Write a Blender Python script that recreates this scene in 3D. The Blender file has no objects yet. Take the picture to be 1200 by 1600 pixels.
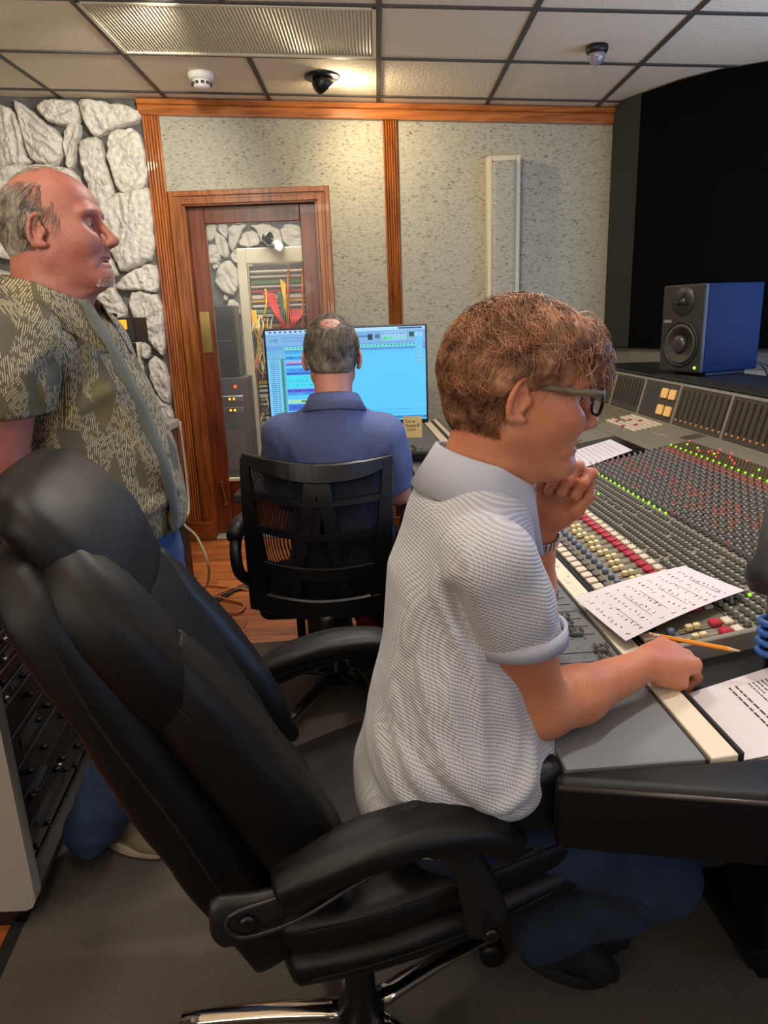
import bpy, bmesh, math, random
import numpy as np
from math import sin, cos, radians, pi, atan2, sqrt, tan, exp
from mathutils import Vector, Matrix, noise
random.seed(7); np.random.seed(7)
S = bpy.context.scene; COL = S.collection

# ---------------------------------------------------------------- camera
F, CH, PIT, ROL = 1110.0, 1.42, radians(15.28), radians(2.1)
f_ = np.array([0, cos(PIT), -sin(PIT)]); u0_ = np.array([0, sin(PIT), cos(PIT)])
r_ = np.array([1., 0, 0])*cos(ROL)-u0_*sin(ROL); u_ = np.array([1., 0, 0])*sin(ROL)+u0_*cos(ROL)
CAM = np.array([0, 0, CH])
cd = bpy.data.cameras.new('camera'); cam = bpy.data.objects.new('camera', cd); COL.objects.link(cam)
M4 = Matrix([[r_[0], u_[0], -f_[0], 0], [r_[1], u_[1], -f_[1], 0], [r_[2], u_[2], -f_[2], CH], [0, 0, 0, 1]])
cam.matrix_world = M4
cd.sensor_fit = 'VERTICAL'; cd.sensor_height = 36; cd.lens = F/1600*36; cd.clip_start = .05
S.camera = cam
S.view_settings.view_transform = 'Standard'; S.view_settings.look = 'None'
S.view_settings.gamma = 1; S.view_settings.exposure = 0.0; S.view_settings.use_curve_mapping = False

# ---------------------------------------------------------------- world, room lights and added fill lights
w = bpy.data.worlds.new('world'); S.world = w; w.use_nodes = True
w.node_tree.nodes['Background'].inputs[0].default_value = (.5, .55, .65, 1)
w.node_tree.nodes['Background'].inputs[1].default_value = .15

def area(name, loc, rot, sx, sy, power, col):
    l = bpy.data.lights.new(name, 'AREA'); l.shape = 'RECTANGLE'; l.size = sx; l.size_y = sy
    l.energy = power; l.color = col
    o = bpy.data.objects.new(name, l); o.location = loc; o.rotation_euler = rot; COL.objects.link(o); return o
def spot(name, loc, target, power, col, ang=60, blend=.6, r=.04):
    l = bpy.data.lights.new(name, 'SPOT'); l.energy = power; l.color = col
    l.spot_size = radians(ang); l.spot_blend = blend; l.shadow_soft_size = r
    o = bpy.data.objects.new(name, l); o.location = loc
    o.rotation_euler = (Vector(target)-Vector(loc)).to_track_quat('-Z', 'Y').to_euler(); COL.objects.link(o); return o
area('rear_fill', (-1.5, -1.45, 1.95), (radians(106), 0, radians(-16)), 1.8, .9, 30, (1, .91, .78))  # added fill behind the camera, stands for no known wall lamp
spot('downlight', (-1.35, -1.2, 2.45), (.9, 4.65, 1.9), 150, (1, .93, .80), 42, .7, .05)
area('rear_up_fill', (.3, -1.0, 1.35), (radians(176), 0, 0), 2.6, .8, 46, (1, .84, .62))  # added unseen fill aimed up to brighten the ceiling
area('side_up_fill', (-1.95, 1.3, 1.1), (radians(180), radians(-12), 0), .5, 1.6, 28, (1, .84, .62))  # second added fill by the left rack, also lifts the ceiling
area('bridge_up_fill', (1.85, 2.3, 1.15), (radians(180), 0, 0), .3, 1.6, 9, (1, .9, .8))  # added fill hidden behind the meter bridge, pointing at the ceiling
area('overhead_fill', (.15, 2.55, 2.55), (0, 0, 0), .5, .5, 26, (1, .92, .82))  # added overhead fill, no lit panel in this ceiling
area('overhead_fill', (-.6, 1.0, 2.6), (0, 0, 0), .5, .5, 7, (1, .90, .80))  # weaker added overhead fill nearer the camera
area('control_window_light', (2.2, -1.1, 1.7), tuple((Vector((-.3, 1.6, 1.0))-Vector((2.2, -1.1, 1.7))).to_track_quat('-Z', 'Y').to_euler()), 1.2, .8, 16, (.36, .58, 1))
area('control_window_light', (2.38, 2.45, 1.65), (0, radians(86), 0), .9, 1.5, 30, (.25, .48, 1))
spot('downlight', (-.75, 3.2, 2.62), (-1.7, 4.66, 2.0), 90, (1, .94, .82), 80, .8)
spot('downlight', (.65, 1.3, 2.52), (.6, 1.5, .8), 55, (1, .92, .84), 80, .9)
spot('downlight', (-.15, .55, 2.6), (.15, 1.05, .9), 15, (1, .95, .9), 60, .8)

# ---------------------------------------------------------------- helpers
def ray(x, y): return (f_*F+r_*(x-600)-u_*(y-800))/F
def W(x, y, Y): d = ray(x, y); return CAM+d*(Y/d[1])            # photo point at depth Y
def WZ(x, y, z): d = ray(x, y); return CAM+d*((z-CH)/d[2])      # photo point at height z
def s2l(c): return c/12.92 if c <= .04045 else ((c+.055)/1.055)**2.4
def rgb(r, g, b): return (s2l(r/255), s2l(g/255), s2l(b/255), 1)

def mat(name, col, rough=.6, metal=0, bump=0, bscale=200, var=0, vscale=20, emit=0, spec=None, sheen=0, stretch=None, detail=3, ecol=None, coat=0):
    m = bpy.data.materials.new(name); m.use_nodes = True; nt = m.node_tree; N = nt.nodes; L = nt.links
    b = N['Principled BSDF']
    b.inputs['Base Color'].default_value = col; b.inputs['Roughness'].default_value = rough; b.inputs['Metallic'].default_value = metal
    if spec is not None: b.inputs['Specular IOR Level'].default_value = spec
    if sheen: b.inputs['Sheen Weight'].default_value = sheen
    if coat: b.inputs['Coat Weight'].default_value = coat
    if emit:
        b.inputs['Emission Color'].default_value = ecol or col; b.inputs['Emission Strength'].default_value = emit
    if bump or var:
        tc = N.new('ShaderNodeTexCoord'); mp = N.new('ShaderNodeMapping'); L.new(tc.outputs['Object'], mp.inputs[0])
        if stretch: mp.inputs['Scale'].default_value = stretch
    if var:
        n = N.new('ShaderNodeTexNoise'); n.inputs['Scale'].default_value = vscale; n.inputs['Detail'].default_value = detail+2
        L.new(mp.outputs[0], n.inputs['Vector'])
        hs = N.new('ShaderNodeValToRGB'); e = hs.color_ramp.elements
        e[0].position = .3; e[1].position = .7
        e[0].color = tuple(c*(1-var) for c in col[:3])+(1,); e[1].color = tuple(min(1, c*(1+var*.8)) for c in col[:3])+(1,)
        L.new(n.outputs[0], hs.inputs[0]); L.new(hs.outputs[0], b.inputs['Base Color'])
    if bump:
        n2 = N.new('ShaderNodeTexNoise'); n2.inputs['Scale'].default_value = bscale; n2.inputs['Detail'].default_value = detail
        L.new(mp.outputs[0], n2.inputs['Vector'])
        bp = N.new('ShaderNodeBump'); bp.inputs['Strength'].default_value = min(1, bump); bp.inputs['Distance'].default_value = .004*max(1, bump)
        L.new(n2.outputs[0], bp.inputs['Height']); L.new(bp.outputs[0], b.inputs['Normal'])
    return m

def finish(name, me, m, parent=None, smooth=False, label=None, kind=None):
    mats = m if isinstance(m, (list, tuple)) else [m]
    for q in mats: me.materials.append(q)
    if smooth: me.polygons.foreach_set('use_smooth', [True]*len(me.polygons))
    me.update()
    o = bpy.data.objects.new(name, me); COL.objects.link(o)
    if parent is not None:
        o.parent = parent; o.matrix_parent_inverse = parent_inv(parent)
    if label: o['label'] = label
    if kind: o['kind'] = kind
    return o
def parent_inv(p):
    return world_of(p).inverted()
def world_of(p):
    M = Matrix.LocRotScale(p.location, p.rotation_euler, p.scale)
    if p.parent: return world_of(p.parent) @ p.matrix_parent_inverse @ M
    return M
def thing(name, label, cat, loc=(0, 0, 0), group=None):
    o = bpy.data.objects.new(name, None); COL.objects.link(o); o.location = loc; o.empty_display_size = .05
    o['label'] = label; o['category'] = cat
    if group: o['group'] = group
    return o
def tag(o, label, cat, group=None):
    o['label'] = label; o['category'] = cat
    if group: o['group'] = group
    return o

class MB:
    def __init__(s): s.v = []; s.f = []; s.mi = []; s.cur = 0
    def add(s, vs, fs):
        n = len(s.v); s.v += [tuple(map(float, q)) for q in vs]; s.f += [tuple(i+n for i in q) for q in fs]; s.mi += [s.cur]*len(fs); return s
    def box(s, x0, x1, y0, y1, z0, z1, T=None, ch=0):
        if ch <= 0:
            vs = [(x, y, z) for z in (z0, z1) for y in (y0, y1) for x in (x0, x1)]
            fs = [(0, 2, 3, 1), (4, 5, 7, 6), (0, 1, 5, 4), (2, 6, 7, 3), (0, 4, 6, 2), (1, 3, 7, 5)]
        else:
            b = bmesh.new(); bmesh.ops.create_cube(b, size=1)
            for q in b.verts: q.co = Vector((x0+(q.co.x+.5)*(x1-x0), y0+(q.co.y+.5)*(y1-y0), z0+(q.co.z+.5)*(z1-z0)))
            bmesh.ops.bevel(b, geom=list(b.edges), offset=ch, segments=2 if ch > .004 else 1, affect='EDGES', profile=.6)
            b.verts.index_update(); vs = [tuple(q.co) for q in b.verts]; fs = [tuple(q.index for q in f.verts) for f in b.faces]; b.free()
        if T is not None: vs = [T(q) for q in vs]
        return s.add(vs, fs)
    def prism(s, pts, a, b, T):       # pts 2D outline, extruded a..b; T maps (p,q,h)->xyz
        n = len(pts); vs = [T((p[0], p[1], a)) for p in pts]+[T((p[0], p[1], b)) for p in pts]
        fs = [tuple(range(n-1, -1, -1)), tuple(range(n, 2*n))]+[(i, (i+1) % n, n+(i+1) % n, n+i) for i in range(n)]
        return s.add(vs, fs)
    def tube(s, pts, r, n=8, caps=True, flat=None):
        P = [np.array(p, float) for p in pts]; m = len(P); vs = []
        rr = r if isinstance(r, (list, tuple, np.ndarray)) else [r]*m
        t0 = P[1]-P[0]; t0 /= np.linalg.norm(t0)
        ref = np.array([0, 0, 1.]) if abs(t0[2]) < .9 else np.array([1., 0, 0])
        a = np.cross(t0, ref); a /= np.linalg.norm(a)
        for i in range(m):
            t = P[min(i+1, m-1)]-P[max(i-1, 0)]; t /= (np.linalg.norm(t)+1e-12)
            a = a-t*np.dot(a, t); a /= (np.linalg.norm(a)+1e-12); b = np.cross(t, a)
            for k in range(n):
                th = 2*pi*k/n; vs.append(P[i]+(a*cos(th)+b*sin(th))*rr[i])
        fs = [(i*n+k, i*n+(k+1) % n, (i+1)*n+(k+1) % n, (i+1)*n+k) for i in range(m-1) for k in range(n)]
        if caps: fs += [tuple(range(n-1, -1, -1)), tuple((m-1)*n+k for k in range(n))]
        return s.add(vs, fs)
    def lathe(s, prof, c, ax=(0, 0, 1), n=20):   # prof [(r,h)]
        ax = np.array(ax, float); ax /= np.linalg.norm(ax); ref = np.array([0, 0, 1.]) if abs(ax[2]) < .9 else np.array([1., 0, 0])
        a = np.cross(ax, ref); a /= np.linalg.norm(a); b = np.cross(ax, a); c = np.array(c, float); vs = []
        for r, h in prof:
            for k in range(n):
                th = 2*pi*k/n; vs.append(c+ax*h+(a*cos(th)+b*sin(th))*r)
        m = len(prof)
        fs = [(i*n+k, i*n+(k+1) % n, (i+1)*n+(k+1) % n, (i+1)*n+k) for i in range(m-1) for k in range(n)]
        fs += [tuple(range(n-1, -1, -1)), tuple((m-1)*n+k for k in range(n))]
        return s.add(vs, fs)
    def quad(s, a, b, c, d): return s.add([a, b, c, d], [(0, 1, 2, 3)])
    def build(s, name, m, parent=None, smooth=False, label=None, kind=None, recalc=True):
        me = bpy.data.meshes.new(name); me.from_pydata(s.v, [], s.f)
        mats = m if isinstance(m, (list, tuple)) else [m]
        if len(mats) > 1: me.polygons.foreach_set('material_index', s.mi)
        if recalc:
            b = bmesh.new(); b.from_mesh(me); bmesh.ops.recalc_face_normals(b, faces=b.faces); b.to_mesh(me); b.free()
        return finish(name, me, m, parent, smooth, label, kind)

def bez(pts, n=8):            # Catmull-Rom through points
    P = [np.array(p, float) for p in pts]; P = [2*P[0]-P[1]]+P+[2*P[-1]-P[-2]]; out = []
    for i in range(1, len(P)-2):
        for k in range(n):
            t = k/n; a, b, c, d = P[i-1], P[i], P[i+1], P[i+2]
            out.append(.5*((2*b)+(-a+c)*t+(2*a-5*b+4*c-d)*t*t+(-a+3*b-3*c+d)*t**3))
    out.append(P[-2]); return out
def loft(name, rings, m, parent, closed_caps=True, **k):
    mb = MB(); n = len(rings[0]); vs = [p for r in rings for p in r]
    fs = [(i*n+j, i*n+(j+1) % n, (i+1)*n+(j+1) % n, (i+1)*n+j) for i in range(len(rings)-1) for j in range(n)]
    if closed_caps: fs += [tuple(range(n-1, -1, -1)), tuple((len(rings)-1)*n+j for j in range(n))]
    mb.add(vs, fs); return mb.build(name, m, parent, smooth=True, **k)

# ---------------------------------------------------------------- materials
def wood_mat(name, c1, c2, rough=.3, axis=2, coat=.3, sc=1):
    m = mat(name, c1, rough, coat=coat); nt = m.node_tree; N = nt.nodes; L = nt.links; b = N['Principled BSDF']
    tc = N.new('ShaderNodeTexCoord'); mp = N.new('ShaderNodeMapping'); s = [14*sc]*3; s[axis] = 1.2*sc; mp.inputs['Scale'].default_value = s
    L.new(tc.outputs['Object'], mp.inputs[0]); n = N.new('ShaderNodeTexNoise'); n.inputs['Scale'].default_value = 3; n.inputs['Detail'].default_value = 8; n.inputs['Distortion'].default_value = .4
    L.new(mp.outputs[0], n.inputs['Vector']); oi = N.new('ShaderNodeObjectInfo'); r = N.new('ShaderNodeValToRGB')
    r.color_ramp.elements[0].position = .32; r.color_ramp.elements[0].color = c2; r.color_ramp.elements[1].position = .7; r.color_ramp.elements[1].color = c1
    L.new(n.outputs[0], r.inputs[0]); h = N.new('ShaderNodeHueSaturation'); ma = N.new('ShaderNodeMath'); ma.operation = 'MULTIPLY_ADD'; ma.inputs[1].default_value = .5; ma.inputs[2].default_value = .75
    L.new(oi.outputs['Random'], ma.inputs[0]); L.new(ma.outputs[0], h.inputs['Value']); L.new(r.outputs[0], h.inputs['Color']); L.new(h.outputs[0], b.inputs['Base Color'])
    return m
oak = wood_mat('oak_trim', rgb(186, 112, 52), rgb(128, 66, 26))
oak_h = wood_mat('oak_trim_horizontal', rgb(186, 112, 52), rgb(128, 66, 26), axis=0)
door_wood = wood_mat('door_wood', rgb(126, 62, 32), rgb(82, 36, 18), coat=.2)
floor_wood = wood_mat('floor_wood', rgb(206, 122, 62), rgb(160, 84, 38), .35, axis=0, coat=.2)
stone_m = mat('painted_stone', rgb(222, 216, 202), .85, bump=4, bscale=34, var=.22, vscale=40, detail=12)
mortar_m = mat('mortar', rgb(96, 94, 92), .95, bump=1, bscale=60, var=.5, vscale=9)
mroom_stone = mat('machine_room_stone', rgb(200, 192, 176), .85, bump=1.2, bscale=40, var=.12, vscale=10)
plaster = mat('dark_plaster', rgb(88, 82, 74), .9)
def fabric_panel():
    m = mat('wall_fabric', rgb(170, 166, 148), .95); nt = m.node_tree; N = nt.nodes; L = nt.links; b = N['Principled BSDF']
    tc = N.new('ShaderNodeTexCoord'); mp = N.new('ShaderNodeMapping'); mp.inputs['Scale'].default_value = (40, 40, 95); L.new(tc.outputs['Object'], mp.inputs[0])
    n = N.new('ShaderNodeTexNoise'); n.inputs['Scale'].default_value = 1.2; n.inputs['Detail'].default_value = 7; L.new(mp.outputs[0], n.inputs['Vector'])
    r = N.new('ShaderNodeValToRGB'); e = r.color_ramp.elements; e[0].position = .30; e[0].color = rgb(112, 106, 92); e[1].position = .40; e[1].color = rgb(166, 162, 144)
    q = r.color_ramp.elements.new(.62); q.color = rgb(180, 177, 160); L.new(n.outputs[0], r.inputs[0]); L.new(r.outputs[0], b.inputs['Base Color'])
    bp = N.new('ShaderNodeBump'); bp.inputs['Strength'].default_value = .5; bp.inputs['Distance'].default_value = .004; L.new(n.outputs[0], bp.inputs['Height']); L.new(bp.outputs[0], b.inputs['Normal']); return m
fab = fabric_panel()
tile_m = mat('ceiling_tile', rgb(226, 212, 188), .95, bump=1, bscale=70, var=.05, vscale=80)
grid_m = mat('ceiling_grid', rgb(70, 66, 62), .6)
black_fab = mat('black_fabric', rgb(5, 5, 6), 1, spec=.1)
dark_fab = mat('charcoal_fabric', rgb(38, 40, 37), .95)
grey_paint = mat('grey_paint', rgb(116, 114, 104), .8)
leather = mat('black_leather', rgb(7, 6, 6), .46, bump=.16, bscale=900, detail=4, spec=.42)
blk = mat('black_plastic', rgb(20, 20, 21), .45)
blkm = mat('black_metal', rgb(14, 14, 15), .35)
chrome = mat('chrome', rgb(215, 210, 205), .12, 1)
steel = mat('brushed_steel', rgb(170, 168, 165), .35, 1)
carpet = mat('grey_carpet', rgb(98, 90, 82), 1, bump=1, bscale=420, var=.16, vscale=180)
cream = mat('cream_paint', rgb(214, 204, 176), .6)
brass = mat('brass', rgb(176, 150, 92), .35, .9)
white_pl = mat('white_plastic', rgb(225, 220, 210), .45)
glass = bpy.data.materials.new('clear_glass'); glass.use_nodes = True
_n = glass.node_tree; _b = _n.nodes['Principled BSDF']; _tr = _n.nodes.new('ShaderNodeBsdfTransparent'); _mx = _n.nodes.new('ShaderNodeMixShader')
_b.inputs['Roughness'].default_value = .02; _b.inputs['Base Color'].default_value = (.9, .95, .95, 1); _mx.inputs[0].default_value = .05
_n.links.new(_tr.outputs[0], _mx.inputs[1]); _n.links.new(_b.outputs[0], _mx.inputs[2]); _n.links.new(_mx.outputs[0], _n.nodes['Material Output'].inputs[0])

# ================================================================ ROOM SHELL
YB = 4.7
def cz(x): return 2.637-.051*x
def struct(name, mb, m, **k): return mb.build(name, m, kind='structure', **k)
XL, XR, YR = -2.35, 2.45, -1.6
mb = MB(); mb.box(XL-.1, XR+.1, YR-.1, 6.6, -.12, -.012); fl = struct('floor', mb, mat('subfloor', rgb(60, 34, 20), .9))
# parquet strips where the floor shows
def plank(x0, x1, y0, y1):
    m_ = MB(); m_.box(x0, x1, y0, y1, -.012, random.uniform(-.0006, .0004), ch=.0012); return m_.build('floor_strip', floor_wood, fl)
y = 2.99; row = 0
while y < 4.68:
    h = .085; x = -1.75+random.uniform(0, .3)
    while x < .1:
        L_ = random.choice([.42, .5, .6]); plank(x, min(x+L_, .16)-.0015, y, y+h-.0015); x += L_
    y += h; row += 1
y = .95
while y < 2.99:
    x = -1.75-random.uniform(0, .3)
    while x < -1.03: plank(x, min(x+.5, -.93)-.0015, y, y+.0835); x += .5
    y += .085
mb = MB(); mb.box(.16, XR, 2.99, YB, -.012, 0); mb.box(XL, -1.75, .95, YB, -.012, 0); mb.box(XL, XR, YR, .95, -.012, 0); mb.box(.0, XR, YR, 2.99, -.012, -.001)
mb.build('floor_board', floor_wood, fl)
# ceiling, grid and tiles
def ct(p): return (p[0], p[1], cz(p[0])+p[2])
mb = MB(); mb.box(XL, XR, YR, YB+.02, .03, .1, T=ct); ce = struct('ceiling', mb, plaster)
gx = [-2.42, -1.81, -1.185, -.58, .055, .69, 1.335, 1.97, 2.5]; gy = [YB+.0]+[4.53-.61*i for i in range(11)]
fixt = (1.5, )
for i in range(len(gx)-1):
    for j in range(len(gy)-1):
        if i in (2, 3) and j == 2: continue
        x0, x1, y1, y0 = max(gx[i], XL), min(gx[i+1], XR), gy[j], max(gy[j+1], YR)
        if y0 >= y1: continue
        m_ = MB(); m_.box(x0+.004, x1-.004, y0+.004, y1-.004, .006, .022, T=ct, ch=.003); m_.build('ceiling_tile', tile_m, ce)
for x in gx[1:-1]:
    m_ = MB()
    if abs(x+.58) < .01: m_.box(x-.012, x+.012, gy[2], YB, 0, .012, T=ct); m_.box(x-.012, x+.012, YR, gy[3], 0, .012, T=ct)
    else: m_.box(x-.012, x+.012, YR, YB, 0, .012, T=ct)
    m_.build('grid_bar', grid_m, ce)
for yy in gy[1:]:
    m_ = MB(); m_.box(XL, XR, yy-.011, yy+.011, -.001, .011, T=ct); m_.build('grid_bar', grid_m, ce)
# ribbed fixture (unlit)
t = thing('ceiling_light_panel', 'long unlit ceiling light with a ribbed cream diffuser at the top left', 'ceiling light', (-.565, 3.62, 2.66))
fx0, fx1, fy0, fy1 = gx[2], gx[4], gy[3], gy[2]
ribm = mat('ribbed_diffuser', rgb(205, 196, 172), .4)
mb = MB(); 
for a, b, c, d in [(fx0+.012, fx0+.03, fy0+.012, fy1-.012), (fx1-.03, fx1-.012, fy0+.012, fy1-.012), (fx0+.012, fx1-.012, fy0+.012, fy0+.03), (fx0+.012, fx1-.012, fy1-.03, fy1-.012)]: mb.box(a, b, c, d, -.004, .02, T=ct)
mb.build('frame', cream, t)
vs = []; fs = []; n = 150
for k in range(n+1):
    x = fx0+.03+(fx1-fx0-.06)*k/n; dz = .001 if k % 2 else .009
    vs += [ct((x, fy0+.03, dz)), ct((x, fy1-.03, dz))]
fs = [(2*k, 2*k+1, 2*k+3, 2*k+2) for k in range(n)]
mb = MB(); mb.add(vs, fs); mb.build('diffuser', ribm, t)
# walls
def wb(x0, x1, y0, y1, z0, z1, **k):
    m_ = MB(); m_.box(x0, x1, y0, y1, z0, z1, **k); return m_
DX0, DX1, DZ = -1.15, -.345, 2.125
mb = MB(); mb.box(-1.30, DX0, YB, YB+.14, 0, 2.8); mb.box(DX1, 2.4, YB, YB+.14, 0, 2.8); mb.box(DX0, DX1, YB, YB+.14, DZ, 2.8)
wbk = struct('wall_back', mb, plaster)
MB().prism([(-1.243, 2.205), (-.262, 2.205), (-.262, .02), (.075, .02), (.075, 2.60), (-1.243, 2.66)], YB-.02, YB-.001, lambda p: (p[0], p[2], p[1])).build('fabric_panel', fab, wbk)
for x0, x1, z0, z1 in [(.163, 1.50, .02, 2.60)]:
    MB().box(x0, x1, YB-.02, YB-.001, z0, z1, ch=.004).build('fabric_panel', fab, wbk)
mb = MB(); mb.box(XL-.1, -1.30, YB, YB+.14, 0, 2.9); wst = struct('wall_stone', mb, mortar_m)
struct('wall_left', MB().box(XL-.1, XL, YR, YB, 0, 2.9), plaster)
struct('wall_rear', MB().box(XL-.1, XR+.1, YR-.1, YR, 0, 2.9), grey_paint)
wf = struct('wall_front', MB().box(XR, XR+.1, YR, YB+.1, 0, 2.8), grey_paint)
# pilasters (fluted)
def pilaster(x0, x1, y, z0, z1, nm):
    n = 6; wv = (x1-x0)/n; pts = []
    for k in range(n):
        a = x0+k*wv; pts += [(a, 0), (a+wv*.12, .012), (a+wv*.5, .018), (a+wv*.88, .012)]
    pts += [(x1, 0), (x1, -.03), (x0, -.03)]
    m_ = MB(); nn = len(pts)
    xc = (x0+x1)/2
    def T(z): return [(p[0], y-.02-p[1], min(z, cz(p[0])-.0)) for p in pts]
    m_.add(T(z0)+T(z1), [tuple(range(nn-1, -1, -1)), tuple(range(nn, 2*nn))]+[(i, (i+1) % nn, nn+(i+1) % nn, nn+i) for i in range(nn)])
    return struct(nm, m_, oak)
pilaster(-1.345, -1.243, YB, .13, 2.66, 'trim_1'); pilaster(.075, .163, YB, .02, 2.60, 'trim_2'); pilaster(1.488, 1.545, YB, .02, 2.55, 'trim_3')
mb = MB(); mb.box(-1.36, 1.50, YB-.055, YB-.0, -.085, -.03, T=lambda p: (p[0], p[1], cz(p[0])+p[2]), ch=.006); mb.box(-1.36, 1.50, YB-.065, YB-.0, -.03, -.0, T=lambda p: (p[0], p[1], cz(p[0])+p[2]), ch=.004)
struct('trim_4', mb, oak_h)
struct('trim_5', MB().box(-1.405, -1.155, YB-.07, YB+.0, 0, .13, ch=.006), oak_h)
struct('baseboard_back', MB().box(-.26, 1.5, YB-.045, YB-.02, 0, .11, ch=.004), oak_h)
# door frame: stepped casing
mb = MB()
for (o, d) in [(0, .05), (.022, .038), (.045, .045)]:
    xi = -1.234+o; xo = -.263-o; zt = 2.2-o
    mb.box(xi, xi+.03, YB-d, YB+.02, 0, zt, ch=.003); mb.box(xo-.03, xo, YB-d, YB+.02, 0, zt, ch=.003); mb.box(xi, xo, YB-d+.0005, YB+.02, zt-.03, zt, ch=.003)
mb.box(-1.163, -1.145, YB-.03, YB+.14, 0, 2.13); mb.box(-.352, -.338, YB-.03, YB+.14, 0, 2.13); mb.box(-1.15, -.345, YB-.03, YB+.14, 2.118, 2.135)
struct('trim_6', mb, oak)
struct('trim_7', MB().box(-1.15, -.345, YB-.06, YB+.13, 0, .016, ch=.004), mat('white_threshold', rgb(205, 203, 196), .5))
# door leaf: opening -1.145..-.352
dr = bpy.data.objects.new('door_1', None); COL.objects.link(dr); dr.location = (-1.145, YB+.05, 0); dr['kind'] = 'structure'; dr['label'] = 'dark wooden door with a tall glass pane onto the machine room'
gx0, gx1, gz0, gz1 = -1.045, -.455, .40, 2.02
MB().box(-1.145, gx0, YB+.03, YB+.075, .018, 2.116, ch=.004).build('stile', door_wood, dr)
MB().box(gx1, -.352, YB+.03, YB+.075, .018, 2.116, ch=.004).build('stile', door_wood, dr)
MB().box(gx0, gx1, YB+.031, YB+.074, gz1, 2.116, ch=.004).build('top_rail', door_wood, dr)
MB().box(gx0, gx1, YB+.031, YB+.074, .018, gz0, ch=.004).build('bottom_rail', door_wood, dr)
MB().box(gx0, gx1, YB+.05, YB+.056, gz0, gz1).build('glass_pane', glass, dr)
MB().box(gx0-.002, gx1, YB+.028, YB+.06, gz0-.015, gz0+.004).build('glazing_bead', cream, dr)
mb = MB(); mb.box(-1.135, -1.068, YB+.024, YB+.031, 1.24, 1.50, ch=.003); mb.lathe([(.006, 0), (.006, .004)], (-1.10, YB+.024, 1.37), (0, -1, 0), 8)
pp = mb.build('push_plate', brass, dr)
mb = MB(); mb.tube([(-1.078, YB+.018, .235), (-1.085, YB+.012, .31), (-1.10, YB+.015, .37)], [.009, .006, .008], 8); mb.box(-1.095, -1.062, YB+.01, YB+.03, .215, .245, ch=.004); mb.lathe([(.012, 0), (.014, .01), (.008, .02)], (-1.10, YB+.03, .375), (0, -1, 0), 10)
mb.build('kick_down_stop', brass, dr)

# stones
def pillow(name, poly, y, depth, parent, m, seed=0, it=2, rough=1., NQ=14):
    P = [np.array(p, float) for p in poly]; c0 = sum(P)/len(P); P = [c0+(p-c0)*1.07 for p in P]
    for _ in range(it):
        Q = []
        for i in range(len(P)): a, b = P[i], P[(i+1) % len(P)]; Q += [a*.75+b*.25, a*.25+b*.75]
        P = Q
    if it == 1:
        for _ in range(2): P = [q for i in range(len(P)) for q in (P[i], (P[i]+P[(i+1) % len(P)])/2)]
    n = len(P); c = sum(P)/n; rings = [(1., .0), (.985, .45), (.96, .78), (.92, .92), (.87, .98)]+[(.87-.80*k/NQ, 1.02) for k in range(1, NQ+1)]; vs = []
    for i in range(n): P[i] = P[i]+(P[i]-c)/np.linalg.norm(P[i]-c)*.012*noise.noise(Vector((P[i][0]*25, P[i][1]*25, seed)))
    NR = len(rings)-1; st_a = (seed*1.3) % pi; sx_, sz_ = cos(st_a), sin(st_a)
    for s_, h in rings:
        for p in P:
            q = c+(p-c)*s_; hh = h*depth*(1+.35*noise.noise(Vector((q[0]*7, q[1]*7, seed))))+(rough*(.020*noise.noise(Vector(((q[0]*sx_+q[1]*sz_)*34, (q[1]*sx_-q[0]*sz_)*9, seed+5)))+.008*noise.noise(Vector((q[0]*60, q[1]*60, seed)))) if h > .8 else 0)
            vs.append((q[0], y-hh, q[1]))
    vs.append((c[0], y-depth, c[1]))
    fs = [(i*n+j, i*n+(j+1) % n, (i+1)*n+(j+1) % n, (i+1)*n+j) for i in range(len(rings)-1) for j in range(n)]
    fs += [(NR*n+j, NR*n+(j+1) % n, (NR+1)*n) for j in range(n)]
    return MB().add(vs, fs).build(name, m, parent, smooth=True)
def cp(pts, ox, oy, s_): return [(ox+a/s_, oy+b/s_) for a, b in pts]
A = 4.615
stones = [cp(q, 0, 150, A) for q in [
 [(-60, 60), (60, 85), (120, 150), (165, 280), (180, 420), (235, 470), (150, 500), (60, 490), (-60, 520)],
 [(105, 45), (160, 60), (300, 180), (420, 270), (460, 330), (440, 440), (400, 495), (330, 490), (250, 470), (195, 370), (165, 230)],
 [(280, 60), (350, 35), (520, 35), (560, 80), (580, 180), (500, 215), (430, 215), (330, 160), (285, 110)],
 [(475, 215), (580, 195), (580, 300), (545, 350), (540, 500), (490, 515), (480, 400)],
 [(570, 40), (700, 40), (880, 70), (1010, 110), (1030, 160), (960, 200), (800, 240), (740, 275), (670, 285), (640, 220), (600, 120)],
 [(580, 360), (620, 315), (720, 305), (745, 390), (770, 520), (820, 680), (790, 740), (740, 790), (680, 760), (640, 650), (600, 500)],
 [(780, 290), (860, 250), (970, 245), (1020, 310), (1050, 430), (1065, 560), (1050, 650), (960, 690), (880, 690), (830, 620), (800, 480)],
 [(700, 820), (840, 720), (920, 700), (1000, 690), (1080, 670), (1105, 850), (1110, 1100), (1100, 1160), (1000, 1210), (880, 1260), (840, 1180), (770, 1050), (700, 900)],
 [(720, 1060), (860, 1270), (800, 1310), (740, 1250), (640, 1120)],
 [(-60, 530), (60, 505), (250, 510), (430, 510), (540, 560), (600, 700), (680, 800), (600, 1000), (300, 1000), (-60, 900)],
 [(-60, 910), (300, 1010), (600, 1010), (640, 1150), (500, 1230), (200, 1200), (-60, 1150)]]]
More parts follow.
